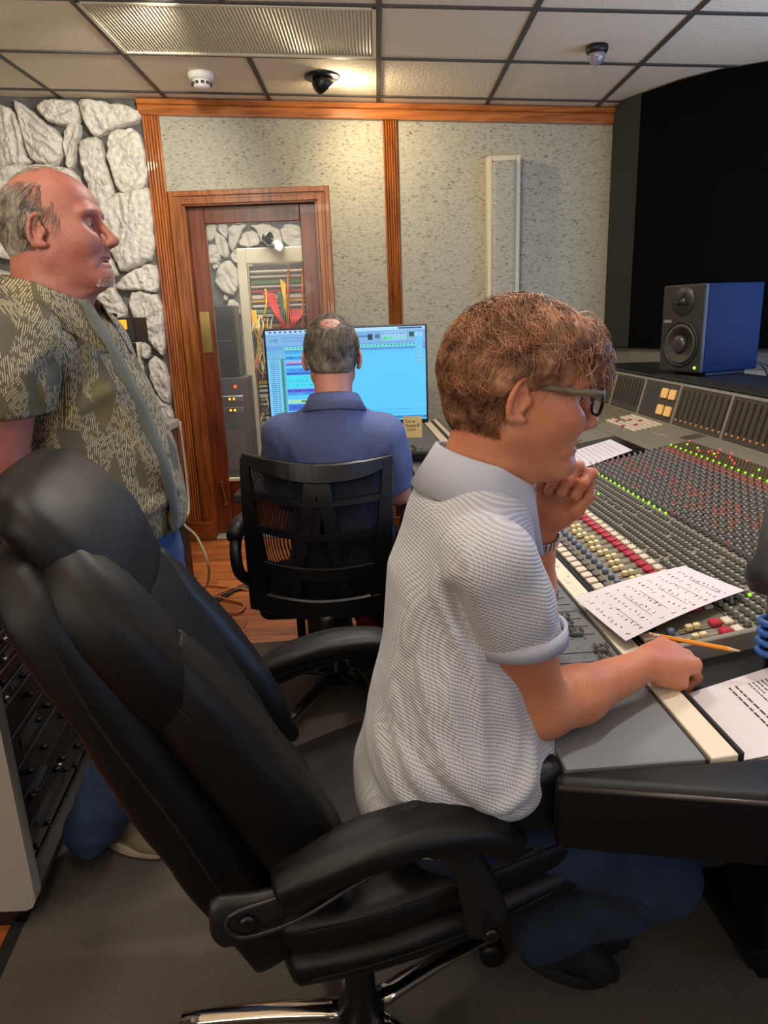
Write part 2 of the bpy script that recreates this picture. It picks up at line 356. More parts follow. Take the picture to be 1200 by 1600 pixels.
stones += [cp(q, 0, 240, 4) for q in [
 [(735, 810), (850, 720), (960, 690), (990, 740), (995, 870), (870, 850), (750, 850)],
 [(530, 830), (600, 720), (680, 760), (740, 880), (790, 980), (780, 1020), (600, 1050), (520, 950)],
 [(815, 880), (900, 870), (1000, 900), (1020, 1010), (1035, 1270), (960, 1200), (900, 1110), (830, 1000)],
 [(890, 1180), (940, 1200), (950, 1260), (905, 1290)],
 [(925, 1300), (980, 1270), (1050, 1340), (1075, 1560), (1020, 1540), (960, 1440)],
 [(910, 1480), (1000, 1520), (1075, 1590), (1090, 1680), (1000, 1700), (900, 1700)],
 [(560, 1070), (780, 1050), (880, 1160), (890, 1480), (700, 1500), (560, 1300)],
 [(0, 720), (300, 900), (520, 960), (540, 1300), (300, 1450), (-100, 1300), (-100, 800)]]]
stw = thing
for i, q in enumerate(stones):
    P = [W(x, y, YB-.02) for x, y in q]; P = [(p[0], min(p[2], cz(p[0])-.012)) for p in P]
    P = [(min(p[0], -1.352), p[1]) for p in P]
    pillow('stone', P, YB, .060, wst, stone_m, i*3.1, 1)
# soffit (front, black)
sof = [(1.448, 4.70), (1.45, 4.60), (1.505, 4.36), (1.62, 4.12), (1.75, 3.96), (1.93, 3.83), (2.44, 3.45), (2.44, 4.70)]
def soff(pts, z0, nm, m_):
    q = MB(); n = len(pts); q.add([(x, y, z0) for x, y in pts]+[(x, y, cz(x)) for x, y in pts], [tuple(range(n-1, -1, -1)), tuple(range(n, 2*n))]+[(i, (i+1) % n, n+(i+1) % n, n+i) for i in range(n)])
    return struct(nm, q, m_)
sf = soff(sof, 1.195, 'wall_soffit', black_fab)
q = MB(); q.box(1.4465, 1.449, 4.34, 4.68, 1.195, 2.55); 
mb = MB(); mb.add([(1.442, 4.66, 1.2), (1.442, 4.50, 1.2), (1.50, 4.36, 1.2), (1.442, 4.66, cz(1.45)-.002), (1.442, 4.50, cz(1.45)-.002), (1.50, 4.36, cz(1.5)-.002)], [(0, 1, 4, 3), (1, 2, 5, 4)])
mb.build('side_return', dark_fab, sf)
sof2 = [(1.47, 4.70), (1.47, 4.60), (1.53, 4.38), (1.64, 4.15), (1.77, 3.99), (1.95, 3.86), (2.44, 3.5), (2.44, 4.70)]
q = MB(); n = len(sof2); q.add([(x, y, 0) for x, y in sof2]+[(x, y, 1.195) for x, y in sof2], [tuple(range(n-1, -1, -1)), tuple(range(n, 2*n))]+[(i, (i+1) % n, n+(i+1) % n, n+i) for i in range(n)])
wl = struct('wall_lower', q, grey_paint)
MB().add([(1.765, 3.985, .95), (2.43, 3.49, .95), (2.43, 3.46, .95), (1.75, 3.96, .95), (1.765, 3.985, 1.08), (2.43, 3.49, 1.08), (2.43, 3.46, 1.08), (1.75, 3.96, 1.08)], [(0, 1, 2, 3), (4, 7, 6, 5), (3, 2, 6, 7), (0, 4, 5, 1), (0, 3, 7, 4), (1, 5, 6, 2)]).build('ledge', mat('ledge_paint', rgb(168, 162, 148), .8), wl)
# tall acoustic panel on the back wall
t = thing('acoustic_panel', 'tall narrow cream framed acoustic panel on the grey fabric back wall', 'wall panel', (.8, YB-.02, 1.6))
px0, px1, pz0, pz1 = .69, .885, .78, 2.32
mb = MB()
for a, b, c, d in [(px0, px0+.026, pz0, pz1), (px1-.026, px1, pz0, pz1), (px0+.026, px1-.026, pz0, pz0+.03), (px0+.026, px1-.026, pz1-.03, pz1)]: mb.box(a, b, YB-.11, YB-.02, c, d, ch=.006)
mb.build('frame', cream, t)
MB().box(px0+.024, px1-.024, YB-.125, YB-.03, pz0+.028, pz1-.028, ch=.022).build('fabric_face', fab, t)
# ceiling gadgets
def cdn(x, y, prof, m_, par, nm, n=24): return MB().lathe([(r, -h) for r, h in prof], (x, y, cz(x)+.004), (0, 0, 1), n).build(nm, m_, par, smooth=True)
t = thing('smoke_detector', 'white round smoke detector on the ceiling near the stone wall', 'smoke detector', (-.874, 4.2, 2.68))
cdn(-.874, 4.2, [(.07, 0), (.07, .012), (.062, .03), (.05, .034)], white_pl, t, 'base')
mb = MB(); mb.lathe([(.05, -.034), (.042, -.062), (.02, -.07)], (-.874, 4.2, cz(-.874)+.004)); mb.build('sensor_head', white_pl, t, smooth=True)
mb = MB()
for k in range(10):
    a = k*2*pi/10; c_, s_ = cos(a), sin(a); mb.box(-.874+c_*.046-.008, -.874+c_*.046+.008, 4.2+s_*.046-.008, 4.2+s_*.046+.008, cz(-.874)-.052, cz(-.874)-.04)
mb.build('vent_slots', blk, t)
t = thing('eyeball_lamp', 'black recessed eyeball lamp in the ceiling washing light onto the tiles', 'ceiling lamp', (-.24, 4.2, 2.64))
cdn(-.24, 4.2, [(.095, 0), (.095, .006), (.085, .012), (.06, .014)], blkm, t, 'trim_ring')
c0 = np.array([-.24, 4.2, cz(-.24)-.02]); ax = np.array([.55, .25, -.8]); ax /= np.linalg.norm(ax)
mb = MB(); mb.lathe([(.0001, -.05), (.03, -.045), (.055, -.02), (.06, .01), (.052, .04), (.045, .046), (.04, .04), (.038, .0)], c0, ax, 24); mb.build('eyeball', blkm, t, smooth=True)
mb = MB(); mb.lathe([(.037, .02), (.037, .032)], c0, ax, 20); mb.build('bulb', mat('lamp_bulb', rgb(255, 236, 190), .5, emit=30, ecol=(1, .82, .5, 1)), t)
l = spot('eyeball_lamp_light', c0+ax*.06, c0+np.array([.9, .42, -.9]), 22, (1, .80, .5), 165, 1, .02)
l2 = bpy.data.lights.new('bulb_light', 'POINT'); l2.energy = 5; l2.color = (1, .82, .52); l2.shadow_soft_size = .03
o2 = bpy.data.objects.new('bulb_light', l2); o2.location = c0+np.array([.09, .03, -.045]); COL.objects.link(o2)
t = thing('dome_camera', 'small dome camera with a black base on the ceiling at the right', 'camera', (1.056, 3.7, 2.58))
cdn(1.056, 3.7, [(.05, 0), (.05, .02), (.042, .032)], blk, t, 'base')
cdn(1.056, 3.7, [(.04, .03), (.04, .045), (.03, .066), (.012, .076)], mat('smoked_dome', rgb(150, 145, 150), .15, .2), t, 'dome')

# ---------------------------------------------------------------- machine room behind the door
struct('wall_machine_room', MB().box(-3.2, 1.2, 6.5, 6.6, -.1, 2.9).box(-3.2, -3.1, YB+.14, 6.5, -.1, 2.9).box(1.1, 1.2, YB+.14, 6.5, -.1, 2.9), mortar_m)
struct('ceiling_machine_room', MB().box(-3.2, 1.2, YB+.14, 6.6, 2.6, 2.7), plaster)
mrs = bpy.data.objects['wall_machine_room']
rs = random.Random(11)
stp = [  # stones seen through the glass (photo crop points, crop 300,330 scale 6)
 [(140, 130), (225, 130), (230, 190), (200, 290), (150, 270)], [(250, 130), (335, 130), (340, 210), (330, 280), (260, 190)],
 [(210, 190), (260, 210), (340, 290), (360, 420), (290, 445), (220, 300)], [(160, 320), (220, 310), (280, 430), (250, 480), (180, 500), (150, 420)],
 [(345, 130), (520, 130), (470, 190), (430, 330), (370, 380), (350, 290)], [(480, 200), (600, 180), (650, 320), (520, 340), (440, 320)],
 [(530, 130), (800, 130), (860, 330), (670, 330), (610, 170)], [(820, 130), (1040, 130), (1060, 340), (880, 340)],
 [(210, 620), (300, 460), (370, 480), (440, 560), (430, 740), (380, 790), (260, 730)], [(290, 970), (370, 800), (450, 900), (460, 980)], [(180, 510), (280, 470), (230, 560)], [(360, 420), (420, 350), (460, 500), (380, 470)],
 [(300, 780), (350, 810), (320, 850)], [(100, 300), (130, 300), (140, 600), (80, 600)]]
for i, q in enumerate(stp):
    P = [W(300+x/6, 330+y/6, 6.48) for x, y in q]
    pillow('stone', [(p[0], p[2]) for p in P], 6.5, .06, mrs, mroom_stone, i*1.7+40, 1, NQ=6)
area('machine_room_light', (-.9, 5.3, 2.58), (0, 0, 0), .9, .5, 48, (1, .95, .85))
RY = 5.35
t = thing('patch_rack', 'tall cream cable rack full of coloured patch wiring seen through the door glass', 'rack', (-.5, RY+.2, 0))
def P2(x, y, Y=RY): return W(300+x/6, 330+y/6, Y)
lx = P2(415, 400)[0]; rx = lx+.62; tz = P2(415, 350)[2]
MB().box(lx, lx+.065, RY, RY+.05, 0, tz, ch=.005).box(lx-.0, lx+.03, RY+.05, RY+.5, 0, tz).build('left_post', cream, t)
MB().box(rx-.065, rx, RY, RY+.05, 0, tz, ch=.005).build('right_post', cream, t)
MB().box(lx+.065, rx-.065, RY, RY+.05, tz-.105, tz, ch=.005).build('top_beam', cream, t)
MB().box(lx, rx, RY+.0, RY+.5, 0, .1).build('plinth', cream, t)
MB().box(lx+.03, rx, RY+.3, RY+.32, .1, tz-.1).build('back_panel', mat('rack_dark', rgb(50, 44, 40), .9), t)  # plain dark brown sheet behind the strips
cols = [rgb(230, 225, 205), rgb(225, 222, 205), rgb(120, 160, 110), rgb(225, 220, 205), rgb(205, 70, 80), rgb(226, 222, 200), rgb(228, 172, 60), rgb(226, 222, 210), rgb(110, 160, 110), rgb(205, 205, 195), rgb(80, 110, 100), rgb(190, 140, 60), rgb(200, 196, 186), rgb(90, 80, 70), rgb(190, 188, 180), rgb(60, 56, 52), rgb(170, 150, 110)]
z = tz-.15
for k in range(34):
    c = cols[k % len(cols)] if k < 17 else rs.choice(cols[8:]); 
    q = mat('strip_%d' % k, c, .6); MB().box(lx+.07+rs.uniform(0, .01), rx-.07, RY+.06, RY+.12, z-.016-.01*(k % 3 == 2), z, ch=.003).build('terminal_strip', q, t); z -= .034
red, yel, org, grn, wht = [mat('cable_'+n, c, .5) for n, c in [('red', rgb(208, 52, 52)), ('yellow', rgb(232, 180, 50)), ('orange', rgb(226, 130, 40)), ('green', rgb(40, 90, 66)), ('pale', rgb(215, 200, 170))]]
def cab(pts, m_, r=.005, Y=RY): 
    P = [P2(x, y, Y+dy) for x, y, dy in pts]; MB().tube(bez(P, 6), r, 6).build('cable', m_, t, smooth=True)
for k in range(7): cab([(670+k*16, 770, .05), (720+k*12, 860, .03), (790+k*7, 980, .0), (850+k*5, 1080, .0), (860+k*3, 1180, .02)], red, .007)
for k in range(8): cab([(920+k*18, 920, .05), (925+k*15, 980, .02), (930+k*6, 1050, 0), (900+k*3, 1180, .03)], red, .006)
for k in range(5): cab([(830+k*11, 640+10*k, .05), (850+k*6, 760, .02), (865+k*5, 880, .01), (870+k*5, 1180, .02)], yel, .006)
for x in (905, 1040): cab([(x, 520, .05), (x-4, 700, .02), (x, 900, .03), (x-5, 1180, .03)], org, .008)
for k in range(4): cab([(800+k*10, 760, .05), (835+k*8, 880, .02), (850+k*8, 1000, .0), (855+k*8, 1180, .01)], grn, .008)
for k in range(4): cab([(560+k*12, 930, .05), (575+k*12, 1050, .02), (600+k*10, 1180, .02)], yel, .006)
cab([(685, 730, .05), (700, 800, .03), (690, 930, .0), (660, 1010, .03)], yel, .007)
for k in range(16): x = rs.uniform(560, 760); cab([(x, 1000+rs.uniform(-30, 60), .05), (x+rs.uniform(-30, 40), 1100, .0), (x+rs.uniform(-40, 40), 1250, .03), (x+rs.uniform(-40, 40), 1500, .04)], rs.choice([wht, yel, wht, grn]), .005)
for k in range(14): x = rs.uniform(570, 800); y0 = rs.uniform(1300, 2000); cab([(x, y0, .05), (x+rs.uniform(-30, 40), y0+90, .0), (x+rs.uniform(-40, 40), y0+200, .05)], rs.choice([wht, red, wht, grn]), .004)
t = thing('clip_lamp', 'small black clip lamp on top of the cream cable rack', 'lamp', P2(800, 345))
c = P2(705, 255); mb = MB(); mb.lathe([(.01, -.03), (.03, -.025), (.045, .02), (.04, .025)], c, (.8, -.5, -.1), 16); mb.build('lamp_head', blkm, t, smooth=True)
mb = MB(); mb.lathe([(.05, 0), (.05, .02), (.035, .045), (.01, .055)], P2(800, 345), (0, 0, 1), 16); mb.tube([P2(790, 290), P2(750, 262), P2(720, 262)], .006); mb.build('lamp_base', mat('lamp_grey', rgb(90, 88, 84), .4), t, smooth=True)
t = thing('amplifier_rack', 'dark grey amplifier rack with orange lights behind the door glass', 'rack', (-1.0, 5.15, 0))
aY = 5.12; ax0 = W(340, 650, aY)[0]; ax1 = W(391, 650, aY)[0]
MB().box(ax0, ax1, aY, aY+.21, .0, 1.05, ch=.008).build('cabinet', mat('amp_grey', rgb(78, 76, 74), .5), t)
for i, zz in enumerate((.90, .82)): MB().box(ax0+.02, ax1-.035, aY-.01, aY, zz-.022, zz+.022, ch=.004).build('amplifier_panel', steel, t)
led_o = mat('orange_led', rgb(255, 150, 40), .4, emit=4); led_r = mat('red_led', rgb(255, 60, 30), .4, emit=3); led_g = mat('green_led', rgb(150, 255, 40), .4, emit=1.2); led_p = mat('pink_led', rgb(255, 80, 80), .4, emit=1.1)
for zz in (.90, .82):
    for dx in (0, .03): MB().lathe([(.008, 0), (.006, .006)], (ax0+.10+dx, aY-.01, zz), (0, -1, 0), 8).build('orange_light', led_o, t)
MB().lathe([(.012, 0), (.008, .006)], (ax0+.145, aY, .985), (0, -1, 0), 8).build('red_light', led_r, t)
MB().box(ax0+.02, ax1-.04, aY-.006, aY, .38, .68, ch=.004).build('blank_panel', mat('amp_taupe', rgb(104, 92, 82), .6), t)
t = thing('equipment_case', 'black equipment case standing on the amplifier rack behind the door', 'case', (-1.0, 5.24, 1.052))
MB().box(ax0-.1, lx-.01, 5.14, 5.34, 1.052, 1.54, ch=.01).build('shell', blkm, t); MB().box(ax0-.06, lx-.05, 5.13, 5.14, 1.30, 1.306).build('seam', steel, t)

# ---------------------------------------------------------------- console
aC = .055; CO = np.array([.44, 1.0, 0]); cv = np.array([-sin(aC), cos(aC), 0]); cw = np.array([cos(aC), sin(aC), 0])
def cs(u): return .80+.17*max(0, u-.02)
def C3(u, v, h=0): p = CO+cw*u+cv*v; return (p[0], p[1], cs(u)+h)
def CT(p): return C3(p[0], p[1], p[2])
def CF(p): q = CO+cw*p[0]+cv*p[1]; return (q[0], q[1], p[2])
con = thing('mixing_console', 'large grey mixing console covered in knobs, faders and coloured buttons', 'mixing console', tuple(CO))
pan = mat('console_panel', rgb(122, 117, 104), .5, var=.06, vscale=30); pan2 = mat('console_plate', rgb(124, 128, 132), .4, var=.05, vscale=8); darkp = mat('console_dark', rgb(48, 46, 42), .5)
greenish = mat('console_taupe', rgb(114, 106, 90), .55)
def surf(u0, u1, v0, v1, m_, nm, h=0, th=.02):
    mb = MB(); mb.box(u0, u1, v0, v1, h-th, h, T=CT, ch=.0015); return mb.build(nm, m_, con)
# body under the surface
mb = MB(); prof = [(-.19, .75), (.02, .755), (.88, .89), (1.02, .90), (1.02, .5), (.3, .62), (-.15, .66)]
mb.prism(prof, -.13, 3.36, lambda p: CF((p[0], p[2], p[1]))); mb.build('body', blkm, con)
for v0 in (.15, 2.9): 
    mb = MB(); mb.box(.42, .86, v0, v0+.12, .05, .66, T=CF, ch=.01); mb.build('leg', blkm, con)
mb = MB(); mb.box(.30, .42, .13, .29, .08, .60, T=CF, ch=.01); mb.box(.27, .46, .12, .35, .12, .17, T=CF, ch=.01); mb.build('leg', blkm, con)
mb = MB(); cq = WZ(1185, 1500, .03); mb.lathe([(.02, -.02), (.055, -.014), (.06, 0), (.055, .014), (.02, .02)], (cq[0]+.005, cq[1]+.0, .062), (.55, .8, 0), 24); mb.build('caster', chrome, con, smooth=True)
mb = MB(); mb.box(cq[0]-.02, cq[0]+.10, cq[1]+.03, cq[1]+.12, .11, .17, ch=.01); mb.build('caster_bracket', blkm, con)
# surfaces
surf(-.205, -.0, -.125, .155, pan2, 'blank_plate', .001); surf(-.205, -.003, .158, 3.3, mat('fader_plate', rgb(108, 110, 110), .4), 'fader_panel')
surf(.055, .233, .19, 3.3, pan, 'short_fader_panel'); surf(.235, .386, .19, 1.62, pan, 'knob_panel'); surf(.388, .70, .19, 1.55, greenish, 'equalizer_panel')
surf(.702, .80, .19, 1.58, mat('console_brown', rgb(96, 84, 66), .5), 'switch_panel'); surf(.802, .885, .19, 1.68, pan, 'routing_panel')
surf(.26, .65, 1.60, 1.93, mat('script_glass', rgb(26, 22, 20), .15), 'script_tray', -.001)
surf(.655, .885, 1.60, 2.2, pan, 'centre_panel'); surf(.235, .65, 1.94, 2.2, pan, 'centre_panel'); surf(.235, .885, 2.2, 3.3, mat('console_far', rgb(128, 120, 92), .5), 'far_knob_panel')
surf(.055, .885, -.125, .188, blkm, 'side_tray', -.028, .03)
mb = MB(); mb.box(.05, .885, .176, .19, -.06, .008, T=CT, ch=.002); mb.build('end_rail', mat('rail_grey', rgb(132, 128, 118), .4), con)
strip = mat('label_strip', rgb(222, 210, 188), .5)
for v0, v1 in [(-.13, .30), (.302, .395), (.397, .86), (.862, 1.6), (1.602, 3.3)]: surf(.003, .042, v0+.001, v1, strip, 'label_strip', .004, .012)
surf(-.004, .0, -.13, 3.3, darkp, 'rail', .003); surf(.044, .05, -.13, 3.3, mat('rail_dark', rgb(40, 40, 42), .3), 'rail', .006)
surf(.0535, .10, .215, 3.28, mat('button_bed', rgb(18, 16, 15), .6), 'button_bed', .0012)
# leather edge
def bxr(pts, z0, z1, r, nm):
    # rounded-edge slab from outline (u,v)
    b = bmesh.new(); vv = [b.verts.new(CF((u, v, z0))) for u, v in pts]; f = b.faces.new(vv); e = bmesh.ops.extrude_face_region(b, geom=[f])
    for q in e['geom']:
        if isinstance(q, bmesh.types.BMVert): q.co.z = z1
    bmesh.ops.recalc_face_normals(b, faces=b.faces); bmesh.ops.bevel(b, geom=list(b.edges), offset=r, segments=4, affect='EDGES', profile=.5)
    me = bpy.data.meshes.new(nm); b.to_mesh(me); b.free(); return finish(nm, me, leather, con, True)
bxr([(-.30, -.14), (-.205, -.13), (-.205, 3.3), (-.30, 3.3)], .70, .805, .022, 'front_bolster')
bxr([(-.225, -.155), (.03, -.215), (.35, -.28), (1.0, -.30), (1.0, -.128), (-.225, -.128)], .69, .803, .014, 'end_bolster')
mb = MB(); pl = [CF((u, v, z)) for u, v, z in [(-.225, -.157, .795), (.03, -.218, .795), (.35, -.283, .795), (1.0, -.303, .795)]]; mb.tube(pl, .004, 8); mb.build('piping', mat('piping', rgb(58, 54, 52), .3), con, smooth=True)
# --- small controls: shared meshes
def mesh_of(mb, mats, smooth=False):
    me = bpy.data.meshes.new('m'); me.from_pydata(mb.v, [], mb.f)
    if isinstance(mats, (list, tuple)): me.polygons.foreach_set('material_index', mb.mi)
    b = bmesh.new(); b.from_mesh(me); bmesh.ops.recalc_face_normals(b, faces=b.faces); b.to_mesh(me); b.free()
    for q in (mats if isinstance(mats, (list, tuple)) else [mats]): me.materials.append(q)
    if smooth: me.polygons.foreach_set('use_smooth', [True]*len(me.polygons))
    return me
pin = parent_inv(con); ROTC = (0, -math.atan(.17), aC)
def put(me, u, v, nm, h=0, rz=0):
    o = bpy.data.objects.new(nm, me); COL.objects.link(o); o.location = C3(u, v, h); o.rotation_euler = (0, -math.atan(.17) if u > .02 else 0, aC+rz)
    o.parent = con; o.matrix_parent_inverse = pin; return o
def knobmb(r, h, n=8, cap=None):
    mb = MB(); mb.lathe([(r*1.25, 0), (r*1.2, h*.18), (r*.85, h*.3), (r*.72, h)], (0, 0, 0), (0, 0, 1), n)
    if cap is not None: mb.cur = 1; mb.lathe([(r*.6, h), (r*.5, h*1.12)], (0, 0, 0), (0, 0, 1), n); mb.box(-r*.12, r*.12, 0, r*.6, h*1.1, h*1.15)
    return mb
kg = [mat('knob_'+n, c, .5) for n, c in [('grey', rgb(132, 132, 120)), ('slate', rgb(122, 120, 120)), ('pink', rgb(176, 118, 112)), ('taupe', rgb(120, 112, 92)), ('brown', rgb(118, 100, 72))]]
dk = mat('knob_skirt', rgb(34, 33, 32), .5); wc = mat('knob_cap', rgb(150, 150, 142), .5)
def km(r, h, body, cap):
    mb = MB(); mb.lathe([(r*1.35, 0), (r*1.3, h*.15)], (0, 0, 0), (0, 0, 1), 8); mb.cur = 1
    mb.lathe([(r*.85, h*.15), (r*.7, h)], (0, 0, 0), (0, 0, 1), 8); mb.cur = 2; mb.lathe([(r*.62, h), (r*.55, h*1.1)], (0, 0, 0), (0, 0, 1), 8)
    return mesh_of(mb, [dk, body, cap])
knobs = {'grey': km(.0062, .013, kg[0], wc), 'slate': km(.0058, .018, kg[1], wc), 'pink': km(.0058, .018, kg[2], kg[2]), 'taupe': km(.0048, .008, kg[3], kg[3]), 'brown': km(.0045, .008, kg[4], kg[3])}
P_ = .038; count = 0; stuff = {k: [] for k in knobs}
kr = random.Random(5); place = []
for iv in range(38):
    v = .21+iv*P_
    for s_ in (0, 1):
        vv = v+s_*.019
        for iu in range(7):
            if kr.random() < .07: continue
            place.append((.246+iu*.0215, vv, 'grey'))
        for iu in range(15):
            u = .402+iu*.0205; nm = 'slate'
            if (iu in (4, 5, 6, 7) and kr.random() < .35) or kr.random() < .05: nm = 'pink'
            if iu in (13, 14): nm = 'pink'
            if vv > 1.53: continue
            place.append((u+(.004 if s_ else 0), vv, nm))
        for iu in range(7):
            if vv > 1.56: continue
            place.append((.712+iu*.0135, vv, 'brown'))
for iv in range(30):
    for iu in range(27):
        if 2.24+iv*.036 < 3.28: place.append((.25+iu*.0235, 2.24+iv*.036, 'taupe'))
for iv in range(9):
    for iu in range(10): place.append((.25+iu*.03, 1.97+iv*.026, 'taupe'))
place.sort(key=lambda q: (q[0]-.2)**2+q[1]**2)
def joined(lst, nm, mats):     # lst of (mesh, matrix)
    V = []; Fs = []; MI = []; n = 0
    for me, M in lst:
        co = np.empty(len(me.vertices)*3); me.vertices.foreach_get('co', co); co = co.reshape(-1, 3)
        R = np.array(M.to_3x3()); V.append(co@R.T+np.array(M.translation)); Fs += [tuple(i+n for i in p.vertices) for p in me.polygons]; MI += [mats.index(me.materials[p.material_index]) for p in me.polygons]; n += len(co)
    me = bpy.data.meshes.new(nm); me.from_pydata(np.concatenate(V).tolist(), [], Fs); me.polygons.foreach_set('material_index', MI); return finish(nm, me, mats, con)
def cm(u, v, h=0, rz=0): return Matrix.Translation(C3(u, v, h)) @ Matrix.Rotation(aC+rz, 4, 'Z') @ Matrix.Rotation(-math.atan(.17), 4, 'Y')
for q in place[:300]: put(knobs[q[2]], q[0], q[1], 'knob')
rest = [(knobs[k], cm(u, v)) for u, v, k in place[300:]]
km_all = [dk, wc]+kg
o = joined(rest, 'knob_field', km_all); o['kind'] = 'stuff'
# tiny switches between knobs
swm = mat('tiny_switch', rgb(150, 142, 120), .5); sw = mesh_of(MB().box(-.0022, .0022, -.003, .003, 0, .004), swm); lst = []
for iv in range(37):
    for iu in range(7): lst.append((sw, cm(.256+iu*.0215, .219+iv*P_)))
    for iu in range(15):
        if iv < 35: lst.append((sw, cm(.412+iu*.0205, .219+iv*P_)))
o = joined(lst, 'switch_field', [swm]); o['kind'] = 'stuff'
# LED rows
gl = mesh_of(MB().lathe([(.0034, 0), (.003, .005)], (0, 0, 0), (0, 0, 1), 6), led_g); rl = mesh_of(MB().lathe([(.003, 0), (.0025, .005)], (0, 0, 0), (0, 0, 1), 6), led_p)
for iv in range(17): put(gl, .391, .875+iv*.0375, 'green_light', .004)
for v in (.62, .80, .30, .335): put(gl, kr.choice([.30, .34, .385]), v+.35 if v > .5 else v, 'green_light', .012)
for iv in range(36): put(gl, .716, .22+iv*P_, 'green_light', .009)
for iv in range(36):
    for u in (.745, .758, .785):
        if kr.random() < .45: put(rl if kr.random() < .7 else gl, u+kr.choice([0, .0135]), .22+iv*P_, 'red_light', .009)
# buttons
wbm = mat('button_ivory', rgb(214, 200, 178), .45); gbm = mat('button_grey', rgb(104, 98, 90), .45); rbm = mat('button_red', rgb(178, 38, 62), .4)
bw = mesh_of(MB().box(-.0115, .0115, -.0125, .0125, 0, .009, ch=.002), wbm); bg = mesh_of(MB().box(-.007, .007, -.0125, .0125, 0, .008, ch=.002), gbm)
br = mesh_of(MB().box(-.0105, .0105, -.0115, .0115, 0, .011, ch=.003), rbm); bw2 = mesh_of(MB().box(-.0085, .0085, -.0125, .0125, 0, .008, ch=.002), wbm)
slot = mesh_of(MB().box(-.04, .04, -.0012, .0012, 0, .0008), mat('slot_black', rgb(14, 13, 12), .7)); slotl = mesh_of(MB().box(-.04, .04, -.0015, .0015, 0, .0012), mat('slot_light', rgb(176, 160, 126), .5))
blue = mesh_of(MB().lathe([(.008, 0), (.0075, .012), (.005, .014)], (0, 0, 0), (0, 0, 1), 10), mat('knob_blue', rgb(106, 118, 140), .5), True)
capm = mat('fader_cream', rgb(226, 208, 160), .4); capr = mat('fader_red', rgb(220, 60, 60), .4); capy = mat('fader_yellow', rgb(214, 208, 70), .4)
def fcap(m_): 
    mb = MB(); mb.box(-.014, -.001, -.006, .006, 0, .012, ch=.002); mb.cur = 1; mb.box(.001, .014, -.006, .006, 0, .012, ch=.002); return mesh_of(mb, [m_, capm])
caps = [fcap(capm), fcap(capr), fcap(capy)]
lsl = mesh_of(MB().box(-.085, .085, -.0009, .0009, 0, .0006), mat('slot_black2', rgb(20, 20, 22), .7))
def chcap():
    mb = MB(); mb.box(-.013, .013, -.0085, .0085, 0, .010, ch=.002); mb.box(-.013, -.008, -.0085, .0085, .01, .015, ch=.001); mb.box(.008, .013, -.0085, .0085, .01, .015, ch=.001); mb.cur = 1; mb.box(-.003, .004, -.0075, .0075, .010, .0125, ch=.001); return mesh_of(mb, [mat('cap_metal', rgb(140, 140, 142), .25, .8), chrome])
chc = chcap(); tickm = mesh_of(MB().box(-.0014, .0014, -.0012, .0012, 0, .0005), mat('print_dark', rgb(56, 58, 62), .6))
upos = [-.035, -.03, -.06, -.052, -.06, -.055, -.150, -.152, -.045, -.035]
for iv in range(82):
    v = .2+iv*P_
    if iv == 2: continue
    put(bw, .068, v, 'button', .001); put(bg, .09, v, 'button', .001)
    if iv % 1 == 0 and v < 2.9:
        put(slot, .165, v-.008, 'fader_slot', .0004); put(slotl, .17, v+.006, 'fader_slot', .0004)
        put(blue, .113, v, 'pan_knob')
        ky = 1 if iv == 3 else (2 if iv in (5, 7) else 0); uu = .150+(.006*sin(iv*1.7)+(.03 if iv == 6 else 0)+(.02 if iv == 3 else 0)); put(caps[ky], uu, v, 'fader_cap', .001)
    put(br, .199, v, 'red_button'); put(bw2, .222, v, 'ivory_button')
    put(lsl, -.10, v-.02, 'long_fader_slot', .0004)
    if iv < 60: put(chc, upos[iv] if iv < len(upos) else -.09+.05*sin(iv*2.3), v-.02, 'fader_cap', .0006)
    for k in range(6): lst.append(0)
lst = [(tickm, cm(-.18+.028*k, .2+iv*P_+.0, .0003)) for iv in range(60) for k in range(6)]
o = joined(lst, 'scale_marks', [tickm.materials[0]]); o['kind'] = 'stuff'
# scribbles on the label strip
ink = mat('ink', rgb(70, 60, 58), .8)
def scrib(mb, f, x0, y0, n, size, step, rr, r=.0004):
    for k in range(n):
        cx = x0+k*step; pts = []
        if rr.random() < .12: continue
        for j in range(rr.randint(4, 7)): pts.append(f(cx+rr.uniform(-.42, .42)*step, y0+rr.uniform(-.5, .5)*size))
        mb.tube(bez(pts, 3), r, 4)
mb = MB(); rr = random.Random(3)
f = lambda a, b: C3(.022+b, a, .0045)
for v0, n_ in [(.41, 10), (.56, 5), (.66, 4), (.76, 5), (.31, 4), (.05, 2), (.9, 9), (1.2, 8)]: scrib(mb, f, v0, 0, n_, .018, .013, rr, .0009)
o = mb.build('handwriting', ink, con); 
mb = MB(); f = lambda a, b: C3(-.2+.05+b, a, .002); scrib(mb, f, 1.75, 0, 16, .03, .05, rr, .004); mb.build('marker_writing', ink, con)
# centre buttons and screen printing
b4 = mesh_of(MB().box(-.008, .008, -.011, .011, 0, .008, ch=.0015), wbm); b4r = mesh_of(MB().box(-.008, .008, -.011, .011, 0, .008, ch=.0015), rbm)
for iu in range(6):
    for iv in range(11):
        if (iu in (2,) and iv > 6): continue
        put(b4r if (iu, iv) in ((0, 4), (1, 8), (2, 3), (3, 7), (4, 5)) else b4, .735+iu*.022, 1.93+iv*.03, 'button')
mb = MB(); f = lambda a, b: C3(.775+b, a, .001); scrib(mb, f, 1.74, 0, 5, .02, .022, rr, .0015); mb.build('printed_marking', mat('print_pale', rgb(170, 164, 148), .6), con)
for k in range(5): put(b4, .27+k*.02, 2.08, 'button'); 
put(b4r, .33, 2.13, 'button'); put(gl, .36, 2.12, 'green_light')
